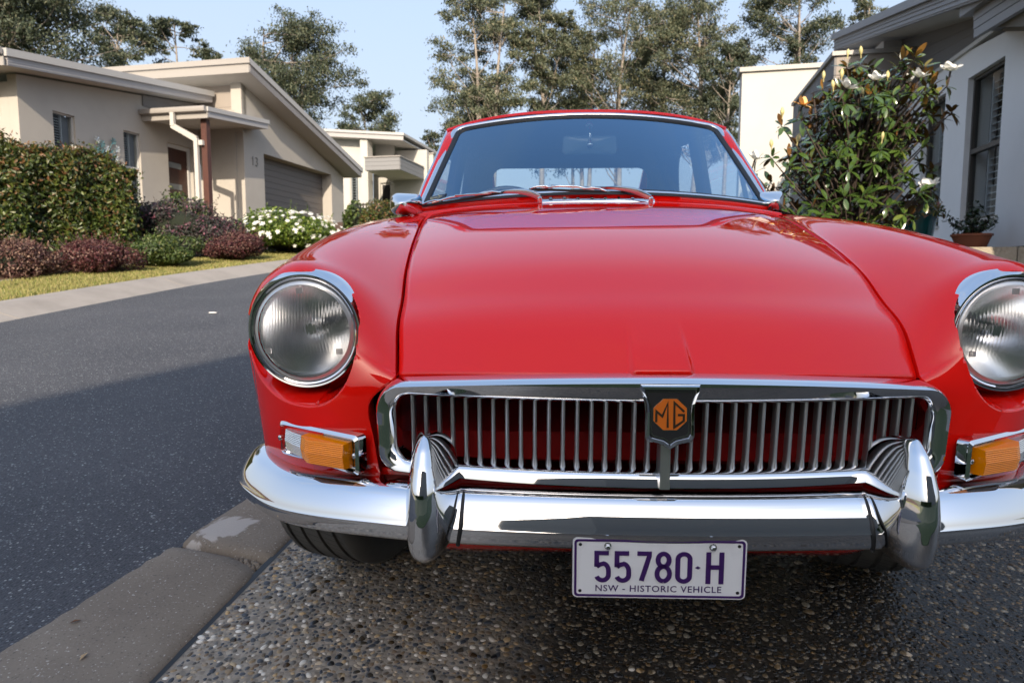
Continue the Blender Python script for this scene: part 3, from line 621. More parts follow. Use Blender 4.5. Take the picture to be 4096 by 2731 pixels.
# ---- right-hand house beside the drive
hr = empty('house', sw(8,4.5,0)); tag(hr, 'grey white house on the right with dark cladding and tall shuttered window', 'house')
LR = 3.46
TR = T_rt(LR)          # x = -s
S = lambda s: -s
wall_with_openings('wall', M_wall3, TR, -10.95, -3.0, .28, 2.54, [(-8.94,-8.09,.61,2.23),(-10.25,-9.55,.61,2.23)] , .25, hr, top=lambda x: 2.54 if x < -8.3 else 2.54-(x+8.3)*.33)
window(TR, -8.94, -8.09, .61, 2.23, hr, rail=1.40, shut=(.35,.98), frame=M_framed, slat=.075)
window(TR, -10.25, -9.55, .61, 2.23, hr, rail=1.40, shut=(.3,.95), frame=M_framed, slat=.075)
m = MB(); slab(m, TR, -11.3, -3.0, .22, .28, -.2, .01); m.obj('flashing', M_framed, hr)
m = MB(); slab(m, TR, -11.3, -8.25, 2.541, 2.585, -.1, .035); m.obj('ledge', M_frame, hr)
# dark boards above the wall, under a skillion roof that falls towards the camera
topG = lambda x: 3.84-.225*(12.8+x)
boards(T_rt(LR+.10), -13.4, -7.2, 2.585, 4.0, .30, M_cladg, hr, d0=0, d1=.03, top=topG)
wall_with_openings('wall', M_cladg, T_rt(LR+.12), -13.5, -7.1, 2.5, 4.0, [], .1, hr, top=topG)
def skill(s0, s1, L0, L1, za, h, nm, mt):     # bar that follows the roof fall; za above the fascia's lower edge
    zz = lambda s_: 3.77-.225*(12.8-s_)+za
    m = MB(); m.hexa([sw(s0,L0,zz(s0)),sw(s1,L0,zz(s1)),sw(s1,L1,zz(s1)),sw(s0,L1,zz(s0)),sw(s0,L0,zz(s0)+h),sw(s1,L0,zz(s1)+h),sw(s1,L1,zz(s1)+h),sw(s0,L1,zz(s0)+h)]); return m.obj(nm, mt, hr)
skill(12.8, 8.05, 2.95, 3.9, 0, .06, 'soffit', M_soffit); skill(12.8, 6.2, 2.90, 2.949, 0, .17, 'fascia', M_fasg)
for k in range(3): skill(12.8, 6.2, 2.885, 2.901, .018+k*.05, .018, 'fascia_rib', M_fasg)
skill(12.85, 6.2, 2.84, 6.5, .171, .10, 'roof', M_fasg)
m = MB(); m.box((12.84,3.6,2.9),(12.88,3.95,6.5), lambda x,y,d: sw(x,d,y)); m.obj('fascia', M_fasg, hr)
m = MB(); m.box((11.5,3.0,3.28),(13.2,3.50,3.558), lambda x,y,d: sw(x,d,y)); m.obj('wall', M_wall3, hr)
# boxed parapet clad in boards
m = MB(); m.box((10.93,-.1,2.50),(13.9,3.13,5.2), lambda x,y,d: sw(x,d,y)); bxp = m.obj('parapet_box', M_cladg, hr)
for k in range(7):
    m = MB().box((2.50,3.13-(k+1)*.27+.008,0),(3.555,3.13-k*.27,.03), lambda x,y,d: sw(10.929-d,x,y)); m.obj('cladding_board', M_clad, bxp)
    m = MB().box((10.90,3.13-(k+1)*.27+.008,0),(13.9,3.13-k*.27,.03), lambda x,y,d: sw(x,2.499-d,y)); m.obj('cladding_board', M_cladg, bxp)
m = MB(); m.box((10.86,3.131,2.43),(13.9,3.19,3.555), lambda x,y,d: sw(x,d,y)); m.obj('capping', M_gut, bxp)
# low barge and raked dark soffit over the near wall
m = MB(); m.hexa([sw(7.8,3.1,2.40),sw(4.0,3.1,2.16),sw(4.0,3.46,1.12),sw(8.25,3.46,2.52),sw(7.8,3.1,2.43),sw(4.0,3.1,2.19),sw(4.0,3.46,1.16),sw(8.25,3.46,2.56)]); m.obj('soffit', mat('soffit_grey', (.20,.195,.19), .8), hr)
for k, (h0, h1, o_) in enumerate(((-.06,.02,.0),(.024,.10,.006),(.104,.18,.012))):
    m = MB(); m.hexa([sw(7.82,3.05-o_,2.40+h0),sw(4.0,3.05-o_,2.16+h0),sw(4.0,3.098,2.16+h0),sw(7.82,3.098,2.40+h0),sw(7.82,3.05-o_,2.40+h1),sw(4.0,3.05-o_,2.16+h1),sw(4.0,3.098,2.16+h1),sw(7.82,3.098,2.40+h1)]); m.obj('barge_board', M_fasg, hr)
m = MB(); m.hexa([sw(7.95,2.96,2.585),sw(4.0,2.96,2.345),sw(4.0,6,2.4),sw(7.95,6,2.64),sw(7.95,2.96,2.70),sw(4.0,2.96,2.46),sw(4.0,6,2.52),sw(7.95,6,2.76)]); m.obj('roof', M_fasg, hr)
settle(hr)
# white parapet block of the next house on the right
h4 = empty('house', sw(18,6,1)); tag(h4, 'plain white parapet house block catching the sun behind the magnolia', 'house')
m = MB(); m.box((16.9,.1,1.87),(17.35,4.62,6.5), lambda x,y,d: sw(x,d,y)); m.obj('wall', M_wall2, h4)
m = MB(); m.box((16.84,4.621,1.81),(17.4,4.72,6.5), lambda x,y,d: sw(x,d,y)); m.obj('capping', M_gut, h4)
settle(h4)
# ---- sandstone retaining wall under the house, right
rw = empty('retaining_wall', sw(6.5,3.4,-.3)); tag(rw, 'sandstone block retaining wall below the terracotta pot, right edge', 'wall')
M_stone = mat('sandstone', (.36,.29,.20), .9, noise=(7,(.24,.18,.12),.4,.7), bump=(22,1.0,.03)); M_stone2 = mat('sandstone_cap', (.40,.34,.26), .9, noise=(8,(.28,.23,.17),.4,.7), bump=(25,.9,.02))
for k in range(9):
    L0 = 2.55+k*.41; m = MB().box((L0,.085,0),(L0+.40,.235,.30), lambda x,y,d: sw(6.50-d+.27,x,y)); m.obj('cap_stone', M_stone2, rw)
for row in range(3):
    for k in range(9):
        L0 = 2.55+k*.42+(row%2)*.2; m = MB().box((L0,.083-(row+1)*.2,0),(L0+.41,.083-row*.2-.008,.25+.012*((k*7+row*3)%4)), lambda x,y,d: sw(6.52-d+.25,x,y)); m.obj('stone', M_stone, rw)
m = MB().box((6.76,-.6,2.55),(11.5,.20,3.452), lambda x,y,d: sw(x,d,y)); m.obj('ledge_fill', M_kerb2, rw)
settle(rw)
# ---- the house behind the photographer: it shades the drive and shows in the chrome
hb_ = empty('house', (3,-6,-1)); tag(hb_, 'tall grey rendered house wall behind the viewer shading the drive', 'house')
M_hb = mat('render_mid_grey', (.16,.155,.15), .85)
A = np.array([.13,-10.1]); d_ = np.array([.45,.893]); B_ = A-d_*10; C_ = A+np.array([14,-1.0]); D_ = B_+np.array([14,-1.0])
m = MB().hexa([(*A,-1.2),(*C_,-1.2),(*D_,-1.2),(*B_,-1.2),(*A,9.0),(*C_,9.0),(*D_,9.0),(*B_,9.0)]); m.obj('wall', M_hb, hb_)
m = MB()
Q = [A+np.array([-.05,.05]), C_+np.array([.05,.05]), D_, B_]
m.hexa([(*p,9.0) for p in Q]+[(*p,9.15) for p in Q]); m.obj('capping', M_gut, hb_)
settle(hb_)
# ================================================================== THE CAR
car = empty('classic_car'); car.matrix_world = MCAR
tag(car, 'shiny red classic coupe with chrome bumper, round headlamps and slatted grille', 'car')
# ---- shut line and centre line of the bonnet
yS = np.array([1.27,1.0,.82,.66,.52,.40,.30,.20,.155,.122])
xS = np.array([.546,.522,.507,.491,.475,.461,.449,.436,.430,.426])
zS = np.array([.866,.843,.823,.800,.774,.745,.713,.666,.637,.613])
yC = np.array([1.17,.92,.745,.585,.455,.343,.245,.148,.092,.052])
zC = np.array([.902,.875,.853,.829,.802,.772,.739,.689,.655,.629])
tS = np.r_[0, np.cumsum(np.hypot(np.diff(yS), np.diff(zS)))]; tS /= tS[-1]
def bsm(a):     # gentle smoothing so that reflections run clean
    a = a.copy()
    for _ in range(2): a[1:-1] = .25*a[:-2]+.5*a[1:-1]+.25*a[2:]
    return a
fS = ncs(tS, np.c_[bsm(xS), yS, bsm(zS)]); fC = ncs(tS, np.c_[yC, bsm(zC)])
v = np.r_[np.linspace(0, .8, 60), np.linspace(.8, 1, 40)[1:]]
sh = fS(v); ce = fC(v)
u = np.linspace(-1, 1, 81)
def hoodP(sh, ce, u):
    a = u**2; e = .72*a + .28*a**2
    X = u[None,:]*(sh[:,:1]-.003); Y = ce[:,:1] + (sh[:,1:2]-ce[:,:1])*a[None,:]
    Z = ce[:,1:2] + (sh[:,2:3]-ce[:,1:2])*e[None,:]
    k = smooth01((.052-np.abs(X)-.05*np.clip(Y-.05,0,1))/.009)*smooth01((.17-Y)/.12)        # raised centre that runs into the badge
    Z += .0065*k; Y = Y - .004*k*smooth01((.14-Y)/.05)
    return np.stack([X, Y, Z], -1)
u = np.unique(np.r_[np.linspace(-1,-.16,34), np.linspace(-.16,.16,41), np.linspace(.16,1,34)])
P = hoodP(sh, ce, u)
hb = MB()
last = P[-1]
l1 = last + np.array([0,.0015,-.0045]); l2 = last + np.array([0,.004,-.013]); l3 = last + np.array([0,.009,-.0165]); l3 = np.stack([l3, l3+np.array([0,.03,.002])])
P2 = np.concatenate([P, l1[None], l2[None], l3], 0)
dn = np.array([0,0,-.006]); dn2 = np.array([0,0,-.02])
L = np.stack([P2[:,0]+dn2+[.002,0,0], P2[:,0]+dn+[.0008,0,0]], 1); Rr = np.stack([P2[:,-1]+dn+[-.0008,0,0], P2[:,-1]+dn2+[-.002,0,0]], 1)
G = np.concatenate([L, P2, Rr], 1)
bonnet = hb.grid(G, flip=True).obj('bonnet', M_red, car, True)
# ---- wings and nose
T = np.array([  # columns c..i  (x,y,z)
 [(.552,1.29,.866),(.588,1.30,.863),(.615,1.31,.862),(.64,1.31,.857),(.690,1.31,.835),(.745,1.31,.62),(.735,1.31,.30)],
 [(.528,1.0,.843),(.556,1.0,.842),(.598,1.0,.851),(.650,1.0,.854),(.700,1.0,.832),(.756,1.0,.62),(.742,1.0,.30)],
 [(.502,.72,.808),(.528,.72,.815),(.585,.72,.838),(.652,.72,.840),(.705,.72,.815),(.760,.72,.61),(.745,.72,.30)],
 [(.474,.46,.761),(.509,.46,.785),(.560,.46,.811),(.648,.46,.817),(.704,.46,.787),(.758,.46,.60),(.745,.46,.30)],
 [(.453,.29,.709),(.493,.288,.748),(.548,.28,.781),(.632,.28,.795),(.693,.28,.763),(.752,.33,.60),(.740,.36,.30)],
 [(.442,.20,.664),(.488,.198,.716),(.540,.192,.760),(.612,.195,.784),(.684,.21,.745),(.744,.285,.60),(.733,.33,.30)],
 [(.433,.140,.624),(.476,.140,.662),(.540,.145,.715),(.612,.160,.730),(.680,.195,.695),(.738,.278,.59),(.726,.315,.30)],
 [(.432,.109,.607),(.475,.112,.622),(.540,.120,.640),(.612,.150,.640),(.674,.192,.63),(.733,.272,.575),(.721,.31,.30)],
 [(.466,.102,.580),(.496,.104,.592),(.540,.112,.590),(.612,.143,.588),(.670,.188,.58),(.728,.264,.55),(.717,.305,.30)],
 [(.465,.094,.520),(.498,.097,.525),(.540,.106,.525),(.610,.138,.522),(.664,.182,.515),(.718,.250,.50),(.710,.30,.30)],
 [(.456,.088,.462),(.496,.094,.464),(.540,.106,.462),(.608,.140,.456),(.660,.185,.448),(.710,.246,.43),(.702,.295,.30)],
 [(.448,.105,.40),(.495,.112,.40),(.540,.122,.40),(.606,.152,.39),(.656,.196,.385),(.704,.250,.37),(.696,.29,.30)]])
def interp_table(T, nv, nu, vs=None):
    d = np.linalg.norm(np.diff(T, axis=0), axis=2).mean(1); tv = np.r_[0, np.cumsum(d)]
    d = np.linalg.norm(np.diff(T, axis=1), axis=2).mean(0); tu = np.r_[0, np.cumsum(d)]
    a, b, _ = T.shape
    vv = np.linspace(0, tv[-1], nv) if vs is None else np.interp(vs, np.linspace(0,1,a), tv)
    A = ncs(tv, T.reshape(a, -1))(vv).reshape(len(vv), b, 3)
    uu = np.linspace(0, tu[-1], nu)
    Bq = ncs(tu, A.transpose(1,0,2).reshape(b, -1))(uu).reshape(nu, len(vv), 3)
    return Bq.transpose(1,0,2)
vs_ = np.r_[np.linspace(0, .36, 50), np.linspace(.36, 1, 300)[1:]]
W = interp_table(T, 0, 300, vs_)
LC = np.array([.596, .19, .6745])     # headlamp centre
def recess(W):
    X, Y, Z = W[...,0], W[...,1].copy(), W[...,2]
    dx, dz = X-LC[0], Z-LC[2]
    r = np.hypot(dx, dz)
    a = np.where(dx < 0, .1045-.002*smooth01((.05-dz)/.05), .150); b = .121
    g = (np.abs(dx)/a)**2.3 + (np.abs(dz)/b)**2.3
    g = np.where(dz > .02, np.maximum(g, (r/.1045)**2.3), g)
    ins = (g < 1) & (Y < .40) & (dz < .106) 
    ramp = np.where(dx < -.03, .10, np.where(dz < -.05, .30, .2))
    ramp = np.where(dx < -.06, .10, ramp)
    k = smooth01((1-g)/ramp)
    tgt = .205 + .02*np.clip(-dz/.1, 0, 1) + .10*np.clip((dx-.08)/.06, 0, 1)
    Y2 = np.where(ins & (tgt > Y), Y + k*(tgt-Y), Y)
    out = W.copy(); out[...,1] = Y2
    return out, r
def soften(W, k):
    W = W.copy()
    for _ in range(k):
        W[1:-1,1:-1] = .5*W[1:-1,1:-1] + .125*(W[:-2,1:-1]+W[2:,1:-1]+W[1:-1,:-2]+W[1:-1,2:])
    return W
# the inner edge keeps a constant gap to the bonnet, fading out across the wing
ysm = sh[::-1,1]; kx = smooth01((W[:,0,1]-.105)/.03)*smooth01((1.30-W[:,0,1])/.06)
dX = (np.interp(W[:,0,1], ysm, sh[::-1,0])+.0035-W[:,0,0])*kx; dZ = (np.interp(W[:,0,1], ysm, sh[::-1,2])-.0005-W[:,0,2])*kx
fo = (1-smooth01(np.linspace(0,1,W.shape[1])/.22))[None,:]
W[...,0] += dX[:,None]*fo; W[...,2] += dZ[:,None]*fo
wm_ = smooth01((W[...,1]-.17)/.10)[...,None]
W = soften(W, 12)*(1-wm_) + soften(W, 200)*wm_
Wr, rr_ = recess(W)
nv, nu = W.shape[:2]
def side_mesh(sgn):
    m = MB(); P = Wr.copy(); P[...,0] *= sgn
    idx = -np.ones((nv, nu), int); faces = []
    drop = np.zeros((nv-1, nu-1), bool)
    mid = (Wr[:-1,:-1]+Wr[1:,1:])/2
    drop |= (np.hypot(mid[...,0]-LC[0], mid[...,2]-LC[2]) < .091) & (mid[...,1] < .42)
    drop |= (np.hypot(mid[...,1]-.68, mid[...,2]-.30) < .345) & (mid[...,0] > .70)   # wheel arch
    f = []
    for i in range(nv-1):
        for j in range(nu-1):
            if drop[i,j]: continue
            q = (i*nu+j, i*nu+j+1, (i+1)*nu+j+1, (i+1)*nu+j)
            f.append(q if sgn < 0 else q[::-1])
    m.add(P.reshape(-1,3), f)
    # turned-down edges along the shut line and round the grille opening
    e = P[:,0]; n1 = e + np.array([-.0012*sgn, .0008, -.004]); n2 = e + np.array([-.001*sgn, .02, -.02]); 
    fr = smooth01((.13-np.abs(e[:,1]))/.02)[:,None]*(e[:,2] < .615)[:,None]
    n2 = n2*(1-fr) + (e + np.array([.001*sgn, .045, 0]))*fr
    m.grid(np.stack([e, n1, n2], 1), flip=(sgn < 0) ^ True)
    return m
wl_ = side_mesh(-1); wr_ = side_mesh(1)
wl_.obj('front_wing', M_red, car, True, 62); wr_.obj('front_wing', M_red, car, True, 62)
# ---- inner structure seen through the grille, under the bonnet gap and below the bumper
m = MB()
m.box((-.43,.10,.600),(.43,.36,.604)); m.box((-.47,.17,.335),(.47,1.0,.345))
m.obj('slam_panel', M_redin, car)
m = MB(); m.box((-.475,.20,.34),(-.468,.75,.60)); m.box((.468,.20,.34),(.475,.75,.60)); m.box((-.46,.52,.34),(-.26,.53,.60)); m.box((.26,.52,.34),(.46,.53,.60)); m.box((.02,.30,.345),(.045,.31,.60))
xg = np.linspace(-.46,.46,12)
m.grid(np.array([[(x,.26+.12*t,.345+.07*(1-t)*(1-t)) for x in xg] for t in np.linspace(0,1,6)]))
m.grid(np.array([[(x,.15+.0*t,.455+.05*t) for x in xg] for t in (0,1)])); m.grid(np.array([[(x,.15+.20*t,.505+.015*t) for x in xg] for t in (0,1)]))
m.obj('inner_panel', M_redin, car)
m = MB(); m.box((-.46,.62,.35),(.46,.63,.62)); m.box((-.70,.40,.30),(.70,1.25,.32)); m.box((-.55,1.2,.3),(.55,1.21,.85)); m.obj('bulkhead', M_dark, car)
m = MB(); m.box((-.115,.36,.44),(.06,.40,.60))
rad = m.obj('oil_cooler', M_dark, car)
m = MB()
for k in range(11): m.box((-.118,.352,.445+k*.0142),(.063,.36,.4485+k*.0142))
m.obj('cooler_fin', M_chromeD, rad)
for xb in (-.141, .153): m = MB(); m.box((xb-.004,.33,.448),(xb+.004,.345,.60)); m.box((xb-.024,.33,.44),(xb+.021,.345,.448)); m.obj('bracket', M_chromeD, rad)
# front valance under the bumper
xs = np.linspace(-.66,.66,61); row = []
for x in xs:
    yb = .10 + .30*np.clip((abs(x)-.38)/.3,0,1)**2*.6
    lift = .10*smooth01(np.array((abs(x)-.33)/.25))
    row.append([(x, yb+d, max(z, z+lift*(z < .37))) for d, z in ((-.005,.455),(.0,.41),(-.004,.36),(.006,.33),(.026,.302),(.046,.284),(.075,.278))])
P = np.array(row); m = MB().grid(P, flip=True)
m.obj('valance', M_red, car, True)
# ---- bumper
def bump_path(n=141):
    q = np.array([(-.722,.315),(-.733,.285),(-.732,.25),(-.714,.205),(-.677,.160),(-.63,.115),(-.56,.073),(-.49,.045),(-.41,.025),(-.30,.012),(-.15,.003),(0,0)])
    q = np.r_[q, q[:-1][::-1]*[-1,1]]
    t = np.r_[0, np.cumsum(np.linalg.norm(np.diff(q,axis=0),axis=1))]
    return ncs(t, q)(np.linspace(0, t[-1], n))
bp_ = bump_path(181)
tg = np.gradient(bp_, axis=0); tg /= np.linalg.norm(tg,axis=1)[:,None]; nr = np.c_[tg[:,1], -tg[:,0]]   # outward (towards -Y)
sec = crv([(-.078,.449),(-.040,.4535),(-.014,.4535),(-.001,.4490),(.0095,.4395),(.0180,.4285),(.0245,.4175),(.0285,.4065)], 26).tolist() + crv([(.0296,.4048),(.0282,.4025),(.0280,.398),(.0260,.388),(.0235,.380),(.016,.3735),(-.01,.372)], 20).tolist()
sec = np.array(sec)
prof = []
for i in range(len(bp_)):
    s = i/(len(bp_)-1); e = min(s, 1-s)
    k = smooth01(np.array(e/.035)) ; hh = .30+.70*np.sqrt(np.clip(e/.032,0,1)*(2-np.clip(e/.032,0,1)))
    zc = .412; row = []
    ax = abs(bp_[i,0]); dz = -.016*smooth01(np.array((ax-.42)/.28))
    for d, z in sec:
        row.append((bp_[i,0]+nr[i,0]*d, bp_[i,1]+nr[i,1]*d, zc+(z-zc)*hh+dz))
    prof.append(row)
bumper = MB().grid(np.array(prof), flip=True).obj('bumper', M_chrome, car, True, 50)
for sx in (-1, 1):
    m = MB(); ang = 0
    c = np.array([sx*.585,.075,.386]); ax = np.array([sx*.55,-.83,.0])
    m.lathe([(.0195,-.004),(.0195,.001),(.0175,.003),(.0125,.0035)], c, ax, 24)
    m.lathe([(.0125,.0035),(.0115,.009),(.008,.0125),(.003,.0142),(.0001,.0145)], c, ax, 20)
    m.obj('bumper_bolt', M_chromeD, bumper, True, 40)
# overriders
def overrider(sx):
    rows = []; n = 40
    Z = np.r_[np.linspace(.356,.40,12), np.linspace(.40,.50,14)[1:], np.linspace(.50,.550,16)[1:]]
    for z in Z:
        t = (z-.356)/(.550-.356)
        top = np.sqrt(np.clip(1-((t-.80)/.20)**2,0,1)) if t > .80 else 1
        bot = np.sqrt(np.clip(1-((.14-t)/.14)**2,0,1)) if t < .14 else 1
        w = np.interp(t, [0,.14,.3,.5,.7,.85,1], [.032,.040,.042,.040,.035,.029,.024])*max(top*bot,.03)
        wout = w*.80
        fr = np.interp(t, [0,.1,.25,.45,.65,.8,.92,1], [-.046,-.060,-.068,-.070,-.063,-.047,-.028,-.008])*(1 if t < .8 else 1)
        if t < .14: fr = -.03 + (fr+.03)*max(bot,.03)
        bk = .035 if t < .55 else .035 + .03*smooth01(np.array((t-.55)/.4))
        if t > .80: bk = fr + (bk-fr)*max(top,.05)
        row = []
        for k in range(n):
            a = math.pi*(1 - k/(n-1))
            c_, s_ = math.cos(a), math.sin(a)
            xx = (abs(c_)**.85)*(1 if c_ > 0 else -1); yy = s_**.95 if s_ > 0 else 0
            inner = c_*-sx > 0
            if inner: xx = xx*(1+.28*abs(c_)**3*smooth01(np.array((t-.12)/.25))*(1-.4*smooth01(np.array((t-.6)/.3))))
            hw = w if (c_*-sx) > 0 else wout       # inner side is wider
            row.append((sx*.362 + hw*xx, bk+(fr-bk)*yy, z))
        rows.append(row)
    m = MB().grid(np.array(rows), flip=False)
    b = len(m.v)-n; m.f.append(tuple(range(b, b+n))); m.f.append(tuple(range(n))[::-1])
    o = m.obj('overrider', M_chrome, car, True, 60)
    # rubber strip where it meets the bumper
    path = [(-.012,.450),(.002,.446),(.013,.436),(.022,.425),(.031,.407),(.0285,.39),(.022,.374)]
    for sd, ww in ((-sx,.0585),):
        m = MB(); x = sx*.362+sd*ww; base = np.interp(abs(x), [0,.15,.3,.41], [0,.003,.012,.025])
        m.tube(crv([(sx*.362 + sd*np.interp(q[1],[.37,.41,.46],[.047,.054,.0565]), base-q[0]+.002, q[1]) for q in path], 18), .0034, 6); m.obj('rubber_strip', M_rubber, o, True)
overrider(-1); overrider(1)
# ---- grille
def gy(x): return .012 + .055*(abs(x)/.45)**2.2
def gmap(x, z, d=0.0):     # a point of the grille face; d pushes it back
    return (x, gy(x) + d + .10*(.55-z)*0 + .012*(z-.55), z)
def loopg(w, h, r, cx, cz, n=10):
    q = rrect(w, h, r, n); P = []
    for i in range(len(q)):        # densify the long edges
        a, b = np.array(q[i]), np.array(q[(i+1)%len(q)]); k = max(1, int(np.linalg.norm(b-a)/.012))
        for j in range(k): P.append(a+(b-a)*j/k)
    return np.array(P) + [cx, cz]
def resample(P, n):
    Q = np.r_[P, P[:1]]; t = np.r_[0, np.cumsum(np.linalg.norm(np.diff(Q,axis=0),axis=1))]
    x = np.linspace(0, t[-1], n, endpoint=False)
    return np.c_[np.interp(x, t, Q[:,0]), np.interp(x, t, Q[:,1])]
NL = 320
def gl(w, h, r, cz): return resample(loopg(w, h, r, 0, cz), NL)
def arch(P):     # top edge bows up to the middle, ends taper in towards the bottom
    P = P.copy(); x, z = P[:,0].copy(), P[:,1].copy()
    k = smooth01((z-.53)/.06)
    P[:,1] = z + k*(.023*(1-(x/.45)**2) - .011) - (1-k)*.006*(1-(x/.45)**2)*smooth01((.54-z)/.05)
    P[:,0] = x*(1 - .10*(.60-z)*.5)
    return P
rings = [(gl(.906,.155,(.032,.045,.045,.032),.5435), .040, 1), (gl(.906,.155,(.032,.045,.045,.032),.5435), .008, 1), (gl(.902,.151,(.03,.043,.043,.03),.5435), -.002, 1), (gl(.896,.145,(.028,.040,.040,.028),.5435), -.006, 1),
         (gl(.866,.122,(.026,.034,.034,.026),.5415), -.003, .5), (gl(.846,.110,(.024,.030,.030,.024),.5405), .004, .15), (gl(.838,.106,(.022,.028,.028,.022),.540), .012, 0), (gl(.830,.102,(.020,.026,.026,.020),.540), .034, 0)]
P = np.array([[gmap(x, z, d) for x, z in q*(1-k)+arch(q)*k] for q, d, k in rings])
grille = MB().grid(P.transpose(1,0,2), cu=True, flip=True).obj('grille', M_chrome, car, True, 55)
# slats
def slat(x):
    rows = []; zt = .5945; zb = .4865
    for z in np.linspace(zb, zt, 9):
        t = (z-zb)/(zt-zb); bow = .014
        w = .0032 + .0016*max(0, 1-t*10)
        s = [(-w,.020),(-w,.004),(-w*.62,.0008),(0,-.0004),(w*.62,.0008),(w,.004),(w,.020)]
        rows.append([gmap(x+a, z, bow+b) for a, b in s])
    return MB().grid(np.array(rows), flip=False)
xsl = [k*.0218 for k in range(-18, 19) if k != 0]
for x in xsl: slat(x).obj('slat', M_alu, grille, True, 50)
m = MB(); xc = 0.0
m.hexa([(-.0075,-.002,.466),(.0075,-.002,.466),(.0075,.035,.466),(-.0075,.035,.466),(-.0075,.008,.60),(.0075,.008,.60),(.0075,.035,.60),(-.0075,.035,.60)])
m.obj('centre_bar', M_alu, grille)
# badge: shield, black field, octagon and letters
def shield(k, n=0):
    h = [(0,-.0485),(.010,-.0415),(.022,-.0385),(.031,-.036),(.0345,-.030),(.0348,-.012),(.0345,.008),(.036,.022),(.0395,.033),(.0425,.040),(.0425,.0475)]
    h = [(x*k, z*k if z < .045 else z*k) for x, z in h]
    return h + [(-x, z) for x, z in h[::-1] if x > 0]
BC = (.004, .002, .5795)
def TB(x, z, d): return (BC[0]+x*1.055, BC[1]-d+.16*z, BC[2]+z*1.02)
m = MB(); S0, S1, S2 = shield(1.0), shield(.93), shield(.84); n = len(S0)
P = np.array([[TB(x,z,-.030) for x,z in S0],[TB(x,z,0) for x,z in S0],[TB(x,z,.006) for x,z in S1],[TB(x,z,.005) for x,z in S2],[TB(x,z,.000) for x,z in shield(.80)]])
m.grid(P, cv=True, flip=True)
badge = m.obj('badge', M_chrome, car, False)
MB().prism(shield(.81), TB, -.004, .0008).obj('badge_field', M_black, badge)
m = MB()
for k, (a, b) in enumerate(((.775,.745),)):
    A, Bq = shield(a), shield(b); m.grid(np.array([[TB(x,z,.0009) for x,z in A],[TB(x,z,.0018) for x,z in A],[TB(x,z,.0018) for x,z in Bq],[TB(x,z,.0009) for x,z in Bq]]), cv=True, flip=True)
m.obj('badge_line', M_chromeD, badge)
M_orange = mat('orange_enamel', (.62,.14,.012), .35, coat=.5)
def octo(r): return [(r*math.cos(R(22.5+45*k))*1.02, r*math.sin(R(22.5+45*k))*.98+.0035) for k in range(8)]
MB().prism(octo(.0262), TB, .0008, .0016).obj('badge_rim', M_chromeD, badge)
MB().prism(octo(.0246), TB, .0008, .0022).obj('octagon', M_orange, badge)
def lett(s): return [(x*.0262, y*.0262+.0035) for x, y in s]
m = MB()
ribbon(m, lett([(-.74,-.42),(-.74,.18),(-.42,-.10),(-.13,.62),(-.13,-.72)]), .0032, TB, .0021, .0028)
ribbon(m, lett([(.74,.16),(.22,.66),(.22,-.70),(.72,-.34),(.72,-.02),(.40,-.02)]), .0032, TB, .0021, .0028)
m.obj('badge_letter', mat('badge_letter_dark', (.05,.035,.02), .4, .5), badge)
